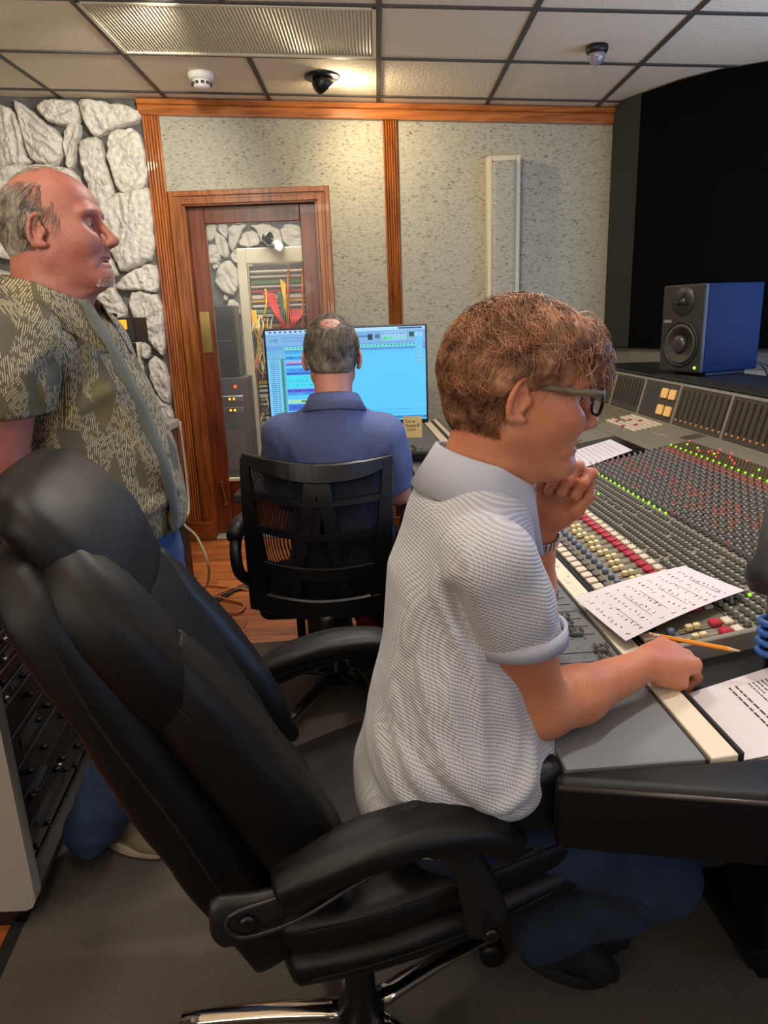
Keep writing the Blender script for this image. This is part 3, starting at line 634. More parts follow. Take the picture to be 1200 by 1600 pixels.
# meter bridge
def BT(p):   # (w along v, depth out, height t along panel 0..1)
    v, d, h = p; u = .888+.04*(h/.165)+d; q = CO+cw*u+cv*v; return (q[0], q[1], .947+h)
mbm = mat('meter_panel', rgb(66, 62, 56), .5); rail_m = mat('meter_rail', rgb(140, 134, 122), .35)
MB().box(-.2, 3.1, .004, .30, -.01, .157, T=BT, ch=.004).build('meter_bridge', blkm, con)
mb = MB(); mb.box(-.2, 3.1, -.004, .02, .157, .163, T=BT); mb.box(-.2, 3.1, -.008, .01, -.012, .0, T=BT); mb.build('meter_rail', rail_m, con)
seps = [3.1, 2.97, 2.62, 2.27, 1.92, 1.52, 1.16, .80, .44, .08, -.2]
for s_ in seps: MB().box(s_-.006, s_+.006, -.006, .01, 0, .158, T=BT).build('meter_divider', rail_m, con)
slm = mat('meter_slot', rgb(20, 18, 16), .3); slp = mat('meter_slot_red', rgb(44, 30, 26), .3)
for k in range(len(seps)-1):
    v1, v0 = seps[k]-.006, seps[k+1]+.006
    MB().box(v0, v1, -.0005, .006, 0, .157, T=BT).build('meter_panel', mbm, con)
    if k == 3:
        MB().box(v0+.20, v1-.03, -.002, .004, .04, .14, T=BT).build('display', mat('display_dark', rgb(50, 50, 52), .15), con)
        am = mat('amber_button', rgb(226, 178, 108), .4, emit=.25)
        for a in (0, 1):
            for b in (0, 1): MB().box(v0+.025+a*.075, v0+.075+a*.075, -.012, 0, .025+b*.07, .065+b*.07, T=BT, ch=.003).build('amber_button', am, con)
        continue
    nsl = 9; pit = (v1-v0)/nsl
    for j in range(nsl):
        vc = v0+pit*(j+.5)
        if v1 < .0: continue
        MB().box(vc-.005, vc+.005, -.0025, .003, .03, .145, T=BT).build('meter_slot', slp if k > 3 else slm, con)
        if k > 3: MB().box(vc-.0045, vc+.0045, -.005, 0, .018, .027, T=BT, ch=.002).build('meter_light', mat('meter_glow', rgb(190, 120, 70), .4, emit=.35) if j == 0 and k == 4 else bpy.data.materials['meter_glow'], con)
# black shelf on the bridge
MB().box(-.2, 3.1, .02, .40, .163, .175, T=BT, ch=.004).build('bridge_top', blk, con)
for j in range(3): MB().box(-.2, 2.3, .04+j*.03, .05+j*.03, .175, .181, T=BT).build('bridge_rib', blk, con)

# paper etc.
paper = mat('paper', rgb(212, 203, 206), .85)
def sheet(nm, label, cat, corners, z0, curl=None, n=10):
    A_, B_, C_, D_ = [np.array(c) for c in corners]; t = thing(nm, label, cat, tuple((A_+C_)/2)); mb = MB(); vs = []
    def f(s, q, h=0): 
        p = A_*(1-s)*(1-q)+B_*s*(1-q)+C_*s*q+D_*(1-s)*q; return (p[0], p[1], p[2]+(curl(s, q) if curl else 0)+h)
    for lay in (0, .0006):
        for j in range(n+1):
            for i in range(n+1): vs.append(f(i/n, j/n, lay))
    N1 = (n+1)**2; fs = []
    for j in range(n):
        for i in range(n):
            a = j*(n+1)+i; fs += [(a, a+n+1, a+n+2, a+1), (a+N1, a+1+N1, a+n+2+N1, a+n+1+N1)]
    for i in range(n):
        for a, b in ((i, i+1), (n*(n+1)+i+1, n*(n+1)+i), ((i+1)*(n+1), i*(n+1)), (i*(n+1)+n, (i+1)*(n+1)+n)): fs.append((a, b, b+N1, a+N1))
    mb.add(vs, fs); mb.build('page', paper, t, smooth=False); return t, f
def cp3(u, v, h): p = CO+cw*u+cv*v; return (p[0], p[1], cs(u)+h)
# chord sheet: corners from photo (905,950) (1075,895) (1170,940) (975,1017)
SU = [(-.014, .425), (.252, .478), (.288, .298), (.012, .207)]
t, f = sheet('chord_sheet', 'handwritten chord sheet lying across the faders under the writing hand', 'paper', [cp3(-.014, .425, .024), cp3(.012, .207, .02), cp3(.288, .298, .022), cp3(.252, .478, .022)], 0, lambda s, q: .006*sin(q*3)+.004*s*s)
mb = MB(); rr = random.Random(9); g = lambda a, b: f(1-a, b, .0009)
for j in range(10):
    for k in range(12):
        if rr.random() < .10: continue
        x0 = .08+k*.07; yy = .06+j*.09+rr.uniform(-.01, .01); pts = [g(min(.98, max(.02, x0+rr.uniform(-.016, .016))), yy+rr.uniform(-.018, .018)) for _ in range(4)]
        mb.tube(bez(pts, 2), .00055, 3)
for j in range(1, 7): yy = .03+j*.135; a = rr.uniform(.05, .3); mb.tube([g(a, yy), g(a+.5, yy+.005)], .0005, 3)
mb.build('handwriting', ink, t)
t, f = sheet('printed_page', 'white printed page at the right edge of the console tray', 'paper', [cp3(.055, .064, -.016), cp3(.050, -.120, -.016), cp3(.34, -.120, -.022), cp3(.34, .115, -.022)], 0)
mb = MB(); rr = random.Random(4)
for j in range(22):
    q0 = .38+j*.027; ln = rr.uniform(.25, .42) if j % 6 else .48; a = .12
    if j % 8 == 7: continue
    while a < ln:
        b = a+rr.uniform(.02, .05); mb.quad(f(a, q0, .0008), f(b, q0, .0008), f(b, q0+.009, .0008), f(a, q0+.009, .0008)); a = b+.01
for j, q0 in enumerate((.26, .30)):
    a = .1
    while a < .8: b = a+rr.uniform(.04, .08); mb.quad(f(a, q0, .0008), f(b, q0, .0008), f(b, q0+.012, .0008), f(a, q0+.012, .0008)); a = b+.014
mb.build('printed_text', mat('print_black', rgb(60, 55, 55), .8), t, recalc=False)
t2, f2 = sheet('white_page', 'white page lying under the printed page, only its edge showing', 'paper', [cp3(.061, .056, -.022), cp3(.057, -.123, -.022), cp3(.345, -.123, -.0255), cp3(.345, .105, -.0255)], 0)
t, f = sheet('session_notes', 'small page of notes lying on the black script tray by the far knobs', 'paper', [cp3(.36, 1.74, .016), cp3(.34, 1.47, .016), cp3(.575, 1.56, .02), cp3(.582, 1.80, .02)], 0)
mb = MB()
for j in range(9):
    a = .08
    while a < .85:
        b = a+rr.uniform(.03, .08); mb.tube([f(a, .1+j*.09, .0008), f((a+b)/2, .115+j*.09, .0008), f(b, .1+j*.09, .0008)], .0006, 3); a = b+.03
mb.build('handwriting', ink, t)
# ---------------------------------------------------------------- loudspeaker on the bridge
F1 = np.array([1.300, 3.33, 0]); F2 = np.array([1.392, 3.112, 0]); dn = F2-F1; LW = np.linalg.norm(dn); dn /= LW; dd = np.array([-dn[1], dn[0], 0])
t = thing('loudspeaker', 'black studio loudspeaker standing on top of the console meter bridge', 'loudspeaker', tuple((F1+F2)/2+dd*.15+np.array([0, 0, 1.136])))
def ST(p): q = F1+dn*p[0]+dd*p[1]; return (q[0], q[1], p[2])
spm = mat('speaker_black', rgb(40, 38, 36), .5, bump=.3, bscale=300); sps = mat('speaker_side_blue_lit', rgb(10, 26, 60), .6, bump=.4, bscale=350, spec=.12)  # blue light on the cabinet side is painted in as navy base colour
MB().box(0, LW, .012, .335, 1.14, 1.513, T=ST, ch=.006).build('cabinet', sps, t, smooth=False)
MB().box(.0, LW, -.008, .014, 1.14, 1.513, T=ST, ch=.007).build('front_baffle', spm, t)
def sl(prof, a, z, m_, nm, n=32): return MB().lathe([(r, h) for r, h in prof], ST((a, -.008, z)), tuple(-dd), n).build(nm, m_, t, smooth=True)
sl([(.100, 0), (.100, .004), (.094, .007), (.088, .003), (.087, -.004)], LW*.5, 1.262, mat('surround', rgb(30, 29, 28), .5), 'woofer_ring', 40)
sl([(.087, .003), (.081, .008), (.073, .003), (.036, .002), (.035, .003)], LW*.5, 1.262, mat('cone', rgb(74, 70, 64), .35), 'woofer_cone', 40)
sl([(.041, .002), (.036, .013), (.021, .021), (.004, .023)], LW*.5, 1.262, mat('dust_cap', rgb(52, 50, 48), .3), 'dust_cap', 32)
sl([(.064, 0), (.063, .003), (.02, .002)], LW*.5, 1.445, mat('tweeter_plate', rgb(34, 33, 31), .45), 'tweeter_plate', 32)
sl([(.014, 0), (.012, .008), (.004, .011)], LW*.5, 1.445, mat('tweeter_dome', rgb(90, 86, 80), .3), 'tweeter_dome', 20)
mb = MB()
for k in range(3):
    a = pi/2+k*2*pi/3; p0 = np.array(ST((LW*.5+.028*cos(a), -.012, 1.445+.028*sin(a)))); p1 = np.array(ST((LW*.5+.004*cos(a), -.02, 1.445+.004*sin(a)))); mb.tube([p0, p1], [.007, .003], 6)
mb.build('tweeter_guard', blkm, t, smooth=True)
MB().box(.015, .06, -.011, -.008, 1.352, 1.366, T=ST).build('badge', mat('badge_grey', rgb(120, 116, 108), .4), t)
MB().lathe([(.006, 0), (.005, .003)], ST((LW*.88, -.009, 1.162)), tuple(-dd), 10).build('power_light', mat('speaker_led', rgb(120, 255, 60), .4, emit=6), t)
MB().box(.03, LW-.02, .05, .29, 1.122, 1.14, T=ST, ch=.004).build('pad', blk, t)
mb = MB()
for a in (.30, .33): mb.tube(bez([ST((LW*.7, a, 1.16)), ST((LW*.9, a+.1, 1.15)), ST((LW*1.0, a+.14, 1.03)), ST((LW, a+.15, .9))], 5), .004, 6)
mb.build('cables', blkm, t, smooth=True)

# ---------------------------------------------------------------- computer monitor, note, desk
dk_t = thing('workstation_desk', 'dark desk in front of the seated man in blue, below the monitor', 'desk', (-.22, 3.05, 0))
MB().box(-.62, .0, 2.86, 3.30, .70, .735, ch=.006).build('desktop', mat('desk_dark', rgb(48, 42, 38), .5), dk_t)
for x in (-.40, -.05):
    for y_ in (2.88, 3.24): MB().box(x, x+.035, y_, y_+.035, .008, .70).build('leg', blkm, dk_t)
MX0, MX1, MZ0, MZ1, MY = -.467, .203, .985, 1.392, 3.0
t = thing('computer_monitor', 'wide computer monitor showing a bright blue audio editing window', 'monitor', (-.13, 3.08, .735))
MB().box(MX0, MX1, MY, MY+.035, MZ0, MZ1, ch=.004).build('housing', blk, t)
MB().box(-.17, -.09, MY+.04, MY+.07, .75, 1.15, ch=.004).box(-.26, 0, MY-.02, MY+.16, .735, .75, ch=.004).build('stand', blkm, t)
scr = bpy.data.materials.new('screen'); scr.use_nodes = True; nt = scr.node_tree; b = nt.nodes['Principled BSDF']; at = nt.nodes.new('ShaderNodeVertexColor'); at.layer_name = 'Col'
nt.links.new(at.outputs[0], b.inputs['Emission Color']); b.inputs['Emission Strength'].default_value = 1.05; b.inputs['Base Color'].default_value = (.02, .02, .02, 1); b.inputs['Roughness'].default_value = .25
def screen(nm, rects, T, par):
    mb = MB(); cols = []
    for k, (x0, x1, y0, y1, c) in enumerate(rects):
        h = .0001+.00004*min(k, 12)+.00000002*k; mb.quad(T(x0, y0, h), T(x1, y0, h), T(x1, y1, h), T(x0, y1, h)); cols.append(c)
    me = bpy.data.meshes.new(nm); me.from_pydata(mb.v, [], mb.f); vc = me.color_attributes.new('Col', 'FLOAT_COLOR', 'CORNER')
    for i, c in enumerate(cols):
        for j in range(4): vc.data[i*4+j].color = c
    return finish(nm, me, scr, par)
R_ = []; rr = random.Random(8)
def R(x0, x1, y0, y1, *c): R_.append((x0, x1, 1-y1, 1-y0, rgb(*c)))
R(0, 1, 0, 1, 92, 200, 250)
R(0, 1, 0, .035, 170, 215, 245)
x = .02
while x < .34: R(x, x+.018, .008, .026, 60, 90, 140); x += .032
R(.83, .98, .008, .026, 60, 90, 140)
R(0, 1, .035, .16, 120, 175, 225); R(0, 1, .058, .063, 90, 150, 205); R(0, 1, .16, .21, 96, 160, 220); R(0, 1, .21, .235, 80, 150, 215)
R(.02, .075, .085, .125, 60, 150, 100); R(.055, .075, .085, .125, 40, 90, 200)
for k in range(14): R(.10+k*.015, .11+k*.015, .075, .09, 90, 130, 190); R(.10+k*.015, .11+k*.015, .105, .12, 90, 130, 190)
for k in range(9): R(.55+k*.012, .56+k*.012, .08, .10, 70, 110, 180)
R(.64, .67, .07, .13, 30, 60, 60); R(.685, .715, .075, .115, 60, 110, 130); R(.73, .88, .05, .14, 150, 200, 235)
for a in (.735, .775, .84): R(a, a+.035, .10, .13, 60, 230, 80); R(a+.008, a+.014, .105, .125, 10, 60, 20)
for k in range(7): R(.735+k*.021, .745+k*.021, .06, .08, 60, 110, 170)
R(.90, .93, .06, .11, 30, 90, 60)
R(.11, .95, .175, .205, 110, 225, 215)
for k in range(36): R(.115+k*.023, .128+k*.023, .182, .192, 50, 90, 130)
R(.0, .11, .21, 1, 120, 200, 240); R(.0, .11, .21, .30, 96, 120, 140)
for k in range(30): R(.015, .05, .31+k*.022, .318+k*.022, 60, 110, 170); R(.055, .07, .31+k*.022, .32+k*.022, 70, 130, 190)
R(.085, .10, .30, .97, 60, 140, 110)
for k in range(46): R(.10, .11, .30+k*.0148, .306+k*.0148, 30, 80, 120)
for k, (a, c) in enumerate([((.24, .25), (60, 150, 230)), ((.27, .31), (60, 150, 220)), ((.325, .35), (190, 160, 215)), ((.35, .37), (90, 90, 200)), ((.40, .45), (70, 150, 235)), ((.45, .47), (40, 90, 190)), ((.485, .51), (60, 225, 235)), ((.52, .55), (60, 215, 225)), ((.565, .60), (70, 220, 240)), ((.625, .66), (90, 90, 205)), ((.66, .69), (70, 160, 240)), ((.74, .78), (170, 230, 190)), ((.79, .86), (70, 110, 215)), ((.88, .93), (80, 130, 220))]):
    R(.115, .40 if k < 12 else .42, a[0], a[1], *c)
    for j in range(26):
        if rr.random() < .5: x = .12+j*.0105; hh = rr.uniform(.15, .45)*(a[1]-a[0]); m_ = (a[0]+a[1])/2; R(x, x+.009, m_-hh/2, m_+hh/2, c[0]//2, c[1]//2+20, c[2]//2+60)
R(.20, .26, .75, .77, 90, 120, 40)
for k in range(4): R(.12, 1, .235+k*.012, .238+k*.012, 80, 180, 235)
R(.42, 1, .88, .885, 60, 160, 220); R(.42, 1, .915, .92, 60, 160, 220); R(0, 1, .955, .985, 60, 130, 190)
R(.935, .985, .06, .40, 100, 190, 235); R(.938, .982, .065, .11, 200, 225, 240)
for k in range(6): R(.94, .98, .13+k*.045, .134+k*.045, 150, 215, 240)
for k in range(3): R(.95+k*.011, .952+k*.011, .12, .39, 150, 215, 240)
mx0, mx1, mz0, mz1 = MX0+.008, MX1-.008, MZ0+.018, MZ1-.008
screen('screen', R_, lambda a, b_, h: (mx0+(mx1-mx0)*a, MY-h-.0003, mz0+(mz1-mz0)*b_), t)
note = thing('sticky_note', 'yellow sticky note with handwriting hanging below the monitor corner', 'note', (.14, 2.99, .96))
nx0, nx1, nz0, nz1 = W(630, 656, 2.985)[0], W(659, 656, 2.985)[0], W(640, 684, 2.985)[2], W(640, 655, 2.985)[2]+.012
MB().box(nx0, nx1, 2.985, 2.9865, nz0, nz1).build('page', mat('note_yellow', rgb(222, 196, 128), .8), note)
def text(s, size, origin, xd, up, m_, par, nm='lettering', ext=.0002):
    c = bpy.data.curves.new('t', 'FONT'); c.body = s; c.size = size; c.extrude = ext; o = bpy.data.objects.new('t', c); COL.objects.link(o)
    bpy.context.view_layer.update(); me = bpy.data.meshes.new_from_object(o.evaluated_get(bpy.context.evaluated_depsgraph_get())); bpy.data.objects.remove(o)
    xd, up = Vector(xd).normalized(), Vector(up).normalized(); n_ = xd.cross(up); M = Matrix([[xd.x, up.x, n_.x, origin[0]], [xd.y, up.y, n_.y, origin[1]], [xd.z, up.z, n_.z, origin[2]], [0, 0, 0, 1]])
    me.transform(M); me.materials.clear(); return finish(nm, me, m_, par)
for s_, zz in (('Cut to', .018), ('"Sweet B"', .036), ('  outro', .052)): text(s_, .0165, (nx0+.006, 2.9845, nz1-zz-.008), (1, 0, 0), (0, 0, 1), ink, note)
t = thing('handheld_recorder', 'small dark handheld device lying on the far console edge by the blue shirt', 'device', WZ(663, 715, .81))
c = WZ(663, 718, .80); MB().box(c[0]-.055, c[0]+.055, c[1]-.05, c[1]+.05, .806, .84, ch=.006).build('case', blk, t); MB().box(c[0]-.035, c[0]+.035, c[1]-.03, c[1]+.035, .84, .842).build('display', mat('dev_display', rgb(70, 82, 84), .2), t)

# ---------------------------------------------------------------- rug
rg = thing('rug', 'grey low pile carpet mat with a black bound edge on the wooden floor', 'rug', (.3, 1.2, 0))
RP = [(-.60, -1.5), (-.775, 0), (-.931, 1.339), (-1.105, 2.93), (-.844, 2.968), (.16, 3.04), (1.3, 3.1), (1.7, 3.1), (1.7, -1.5)]
MB().prism(RP, 0, .007, lambda p: tuple(p)).build('pile', carpet, rg)
mb = MB()
for (a, b_) in zip(RP[:4], RP[1:4]):
    a, b_ = np.array(a), np.array(b_); d = (b_-a)/np.linalg.norm(b_-a); n_ = np.array([-d[1], d[0]])*.016; mb.prism([tuple(a-n_), tuple(b_-n_), tuple(b_+n_), tuple(a+n_)], 0, .009, lambda p: tuple(p))
mb.build('binding', mat('binding', rgb(22, 20, 19), .9), rg)

# ---------------------------------------------------------------- left equipment rack
rk = thing('equipment_rack', 'black equipment rack with a light grey rounded side panel at the left edge', 'rack', (-1.15, 1.8, 0))
gm = mat('rack_side_grey', rgb(176, 172, 168), .55)
out = [(-1.45, .06), (-.905, .06), (-.888, .068), (-.878, .09), (-.882, .88), (-1.45, .92)]
for y0, y1 in ((1.42, 1.46), (2.12, 2.15)): MB().prism(out, y0, y1, lambda p: (p[0]-(p[2]-1.42)*.10, p[2], p[1])).build('side_panel', gm, rk)
def RT(p): return (p[0]-(p[1]-1.42)*.12, p[1], p[2])
MB().box(-1.45, -.96, 1.46, 2.12, .08, .90, T=RT).build('interior', blkm, rk)
MB().box(-.93, -.885, 1.46, 2.12, .065, .085, T=RT, ch=.002).build('bottom_rail', steel, rk)
MB().box(-1.42, -.92, 1.44, 2.1, .0, .06, T=RT).build('base', blkm, rk)
rr = random.Random(2); z = .10; k = 0; pnm = [blk, mat('unit_grey', rgb(34, 34, 36), .4), blkm]
while z < .84:
    h = rr.choice([.044, .088, .044]); u_n = MB(); u_n.box(-.965, -.925, 1.47, 2.11, z, z+h-.004, T=RT, ch=.003); u = u_n.build('rack_unit', pnm[k % 3], rk)
    for j in range(rr.randint(3, 8)):
        yy = 1.52+rr.random()*.54; MB().lathe([(.008, 0), (.007, .014), (.004, .016)], RT((-.925, yy, z+h*.5)), (1, 0, 0), 10).build('knob', rr.choice([steel, blk, blk, blk]), u, smooth=True)
    if k % 2: MB().box(-.925, -.922, 1.60, 1.72, z+h*.3, z+h*.7, T=RT).build('display', mat('unit_display', rgb(60, 64, 70), .3), u)
    z += h; k += 1
mb = MB()
for j in range(7): yy = 1.5+j*.035; zc = .872; mb.tube(bez([RT((-.93, yy, zc)), RT((-.90, yy, zc+.012)), RT((-.895, yy+.005, zc-.006)), RT((-.93, yy+.01, zc-.012))], 4), .003, 5)
mb.build('cable_loops', steel, rk, smooth=True)

# ---------------------------------------------------------------- cabinet by the stone wall and gear on it
cb = thing('side_cabinet', 'low cabinet with a grey top beside the stone wall behind the standing man', 'cabinet', (-1.45, 3.1, 0))
MB().box(-1.95, -1.075, 2.55, 3.80, .90, .94, ch=.004).build('top', mat('cabinet_top', rgb(176, 170, 158), .5), cb)
MB().box(-1.93, -1.09, 2.6, 3.78, .42, .90).build('upper_body', mat('cabinet_taupe', rgb(112, 84, 78), .6), cb)
MB().box(-1.93, -1.085, 2.58, 3.79, .04, .42, ch=.004).build('lower_body', mat('cabinet_black', rgb(36, 33, 30), .6), cb)
MB().box(-1.94, -1.075, 2.57, 3.80, .0, .045).build('plinth', mat('cabinet_plinth', rgb(96, 90, 80), .6), cb)
MB().box(-1.084, -1.080, 2.9, 3.7, .50, .88).build('red_panel', mat('cabinet_red', rgb(128, 30, 38), .6), cb)
t = thing('display_screen', 'black framed flat screen with a dark blue picture behind the standing man', 'monitor', (-1.33, 3.6, .94))
MB().box(-1.66, -1.190, 3.58, 3.61, 1.10, 1.345, ch=.006).build('housing', blk, t)
MB().box(-1.64, -1.215, 3.578, 3.5805, 1.125, 1.325).build('screen', mat('dark_screen', rgb(14, 34, 62), .2, emit=.5), t)
MB().box(-1.265, -1.235, 3.5765, 3.578, 1.255, 1.285).build('blue_icon', mat('blue_icon', rgb(30, 60, 255), .3, emit=2), t)
MB().box(-1.42, -1.30, 3.61, 3.64, .95, 1.2).box(-1.5, -1.15, 3.55, 3.72, .94, .955, ch=.004).build('stand', blkm, t)
t = thing('audio_processor', 'black audio unit with knobs and a glowing orange square above the dark screen', 'audio unit', (-1.35, 3.66, 1.345))
MB().box(-1.64, -1.172, 3.56, 3.76, 1.347, 1.465, ch=.006).build('case', blkm, t)
MB().box(-1.257, -1.207, 3.548, 3.56, 1.41, 1.455, ch=.003).build('orange_button', mat('orange_button', rgb(250, 150, 20), .4, emit=1.3), t)
for x_ in (-1.345, -1.30, -1.39): MB().lathe([(.022, 0), (.02, .018), (.012, .022)], (x_, 3.56, 1.405), (0, -1, 0), 16).build('knob', blk, t, smooth=True)
MB().lathe([(.010, 0), (.008, .006)], (-1.24, 3.56, 1.375), (0, -1, 0), 10).build('blue_light', mat('blue_led', rgb(50, 50, 255), .4, emit=5), t)
tag(MB().tube(bez([(-1.38, 3.62, 1.475), (-1.33, 3.63, 1.48), (-1.27, 3.61, 1.478)], 4), [.02, .025, .018, .012, .01, .01, .01, .01, .008][:9], 8).build('glove', blkm, None, smooth=True), 'small black object lying on top of the audio unit', 'object')

# ---------------------------------------------------------------- cables
def fl_(pts, z=.012): return [WZ(x, y, zz if zz is not None else z) for x, y, zz in pts]
wcab = mat('cable_white', rgb(196, 184, 158), .5); ocab = mat('cable_tan', rgb(204, 130, 74), .5); bcab = mat('cable_black', rgb(24, 22, 20), .5)
pts = [np.array([-1.065, 3.77, .93]), np.array([-1.06, 3.76, .6]), np.array([-1.05, 3.7, .46])]+[np.array(p) for p in [W(287, 818, 3.55), W(308, 840, 3.5), W(326, 885, 3.4)]]+[WZ(322, 918, .02), WZ(300, 932, .012), WZ(284, 928, .012)]
tag(MB().tube(bez(pts, 6), .007, 8).build('white_cable', wcab, None, smooth=True), 'pale cable hanging from the cabinet and curving down to the floor', 'cable')
for lab, m_, q in [('tan cable looping furthest right on the wooden floor', ocab, [(290, 935), (330, 932), (360, 938), (382, 945), (370, 958), (335, 952), (318, 938)]), ('black cable running from the cabinet to the mesh chair', bcab, [(285, 941), (330, 938), (360, 925), (400, 915), (440, 912)]), ('tan cable running straight beside the black cable on the floor', ocab, [(284, 925), (320, 915), (360, 918), (400, 922), (430, 918)]), ('thin tan cable crossing near the cabinet foot', ocab, [(286, 915), (300, 920), (330, 930), (380, 912), (420, 908)]), ('black cable coiled nearest to the rug', bcab, [(290, 944), (330, 942), (352, 932), (372, 920), (395, 916)])]:
    tag(MB().tube(bez(fl_([(x_, y_, .010) for x_, y_ in q]), 6), .0065, 8).build('floor_cable', m_, None, smooth=True), lab, 'cable')

# ---------------------------------------------------------------- microphone boom at the right edge
t = thing('microphone_boom', 'black boom pole with a rubber collar and blue cable at the right edge', 'microphone stand', (.75, 1.12, .80))
p0 = np.array(WZ(1212, 1000, .86)); p1 = W(1216, 905, p0[1]+.0); p2 = W(1236, 760, p0[1]+.02)
mb = MB(); mb.tube([p0+(0, 0, -.07), p0, p1], .016, 14); mb.build('pole', blkm, t, smooth=True)
mb = MB(); mb.tube([p1-(p1-p0)*.55, p1-(p1-p0)*.25], .019, 14); mb.build('silver_band', steel, t, smooth=True)
mb = MB(); mb.tube([p1-(p1-p0)*.12, p1+(p2-p1)*.0, p1+(p2-p1)*.12, p1+(p2-p1)*.2, p2], [.046, .052, .050, .040, .030], 20); mb.build('rubber_collar', mat('rubber', rgb(30, 28, 28), .6), t, smooth=True)
mb = MB(); pts = []
for k in range(50): a = k*.55; pts.append(p0+np.array([.030*cos(a)+.004, .030*sin(a), -.03+.0016*k]))
mb.tube(pts, .006, 8); mb.build('blue_cable', mat('cable_blue', rgb(60, 110, 190), .5), t, smooth=True)

# ---------------------------------------------------------------- executive chair
CY = radians(13); chO = np.array([-.09, 1.11, 0.]); cf = np.array([cos(CY), sin(CY), 0]); cl = np.array([-sin(CY), cos(CY), 0])
def K(f, l, z): return chO+cf*f+cl*l+np.array([0, 0, z])
ch = thing('executive_chair', 'large black leather executive chair with padded arms in the foreground', 'office chair', tuple(chO))
def cushion(nm, path, hw, tf, tr, parent=ch, lc=0, p=2.6, n=36, m_=leather, wr=.0015, sub=6, seed=0, cap=True):
    # path: [(f,z)], hw: half widths, tf/tr: front and rear thickness; lateral centre lc (number or list)
    m0 = len(path); ts = np.linspace(0, m0-1, (m0-1)*sub+1)
    P = np.array(bez([(a, b_, 0) for a, b_ in path], sub))[:, :2]
    def it(a): a = a if isinstance(a, (list, tuple)) else [a]*m0; q = np.array(bez([(v_, 0, 0) for v_ in a], sub))[:, 0]; return q
    HW, TF, TR, LC = it(hw), it(tf), it(tr), it(lc); rings = []
    for i in range(len(P)):
        T_ = P[min(i+1, len(P)-1)]-P[max(i-1, 0)]; T_ /= np.linalg.norm(T_)+1e-9; N_ = np.array([T_[1], -T_[0]]); ring = []
        for k in range(n):
            a = 2*pi*k/n; c_, s_ = cos(a), sin(a); cc = math.copysign(abs(c_)**(2/p), c_); ss = math.copysign(abs(s_)**(2/p), s_)
            th = TF[i] if ss > 0 else TR[i]; w_ = noise.noise(Vector((P[i][0]*14+seed, cc*4, P[i][1]*14+ss)))*wr*3
            q = P[i]+N_*(ss*th+w_); ring.append(K(q[0], LC[i]+cc*HW[i], q[1]))
        rings.append(ring)
    if cap:
        def capr(r, sc, off): c_ = sum(np.array(x) for x in r)/len(r); return [c_+(np.array(x)-c_)*sc+off for x in r]
        d0 = np.mean(rings[0], axis=0)-np.mean(rings[1], axis=0); d0 /= np.linalg.norm(d0); d1 = np.mean(rings[-1], axis=0)-np.mean(rings[-2], axis=0); d1 /= np.linalg.norm(d1)
        e = min(TF[0]+TR[0], HW[0])*.35; g = min(TF[-1]+TR[-1], HW[-1])*.35
        ca = [(cos(t_), sin(t_)) for t_ in (.35, .7, 1.0, 1.25, 1.45)]; rings = [capr(rings[0], max(.08, 1-.75*(1-c_)-.0), d0*e*s_2) for c_, s_2 in reversed(ca)]+rings+[capr(rings[-1], max(.08, 1-.75*(1-c_)), d1*g*s_2) for c_, s_2 in ca]
    return loft(nm, rings, m_, parent)
bk = [(-.17, .49), (-.228, .62), (-.30, .80), (-.36, .97), (-.405, 1.08), (-.425, 1.13)]
sh = cushion('back_shell', [(-.165, .47)]+bk[1:], [.215, .24, .258, .264, .255, .225], [.075, .085, .085, .075, .06, .045], .032, p=4.2, seed=1, n=48)
cushion('back_pad', [(-.10, .58), (-.148, .70), (-.222, .86), (-.285, 1.0), (-.335, 1.08)], [.15, .165, .17, .17, .15], .035, .03, p=3, seed=2)
for s_ in (-1, 1):
    o1 = 0 if s_ < 0 else -.045
    cushion('lumbar_wing', [(-.065+o1, .615), (-.10+o1, .70), (-.16+o1, .82), (-.225+o1, .935), (-.262+o1, 1.005)], [.05, .058, .062, .058, .045], [.045, .055, .055, .048, .034], .07, lc=[s_*.195]*5, p=2.8, seed=3+s_)
    cushion('shoulder_wing', [(-.245+o1, .935), (-.275+o1, .99), (-.325+o1, 1.06), (-.37+o1*.5, 1.115), (-.405, 1.145)], [.05, .062, .07, .07, .06], [.03, .05, .055, .05, .045], .06, lc=[s_*.20, s_*.20, s_*.19, s_*.165, s_*.12], p=2.6, seed=6+s_)
cushion('headrest', [(-.315, 1.045), (-.345, 1.09), (-.378, 1.15), (-.41, 1.195), (-.435, 1.215)], [.185, .205, .21, .20, .165], [.045, .06, .058, .045, .03], .05, p=2.8, seed=9)
# seams on the wing edges
def seam(pts, r=.0016, par=ch): return MB().tube([K(*q) for q in bez(pts, 6)], r, 5).build('seam', mat('seam_thread', rgb(10, 9, 9), .8), par)
seam([(-.305, -.251, 1.07), (-.245, -.2515, .95), (-.18, -.2525, .86), (-.12, -.2465, .74), (-.075, -.236, .64)]); seam([(-.375, -.268, 1.06), (-.335, -.275, .95), (-.27, -.268, .80), (-.205, -.25, .62)])
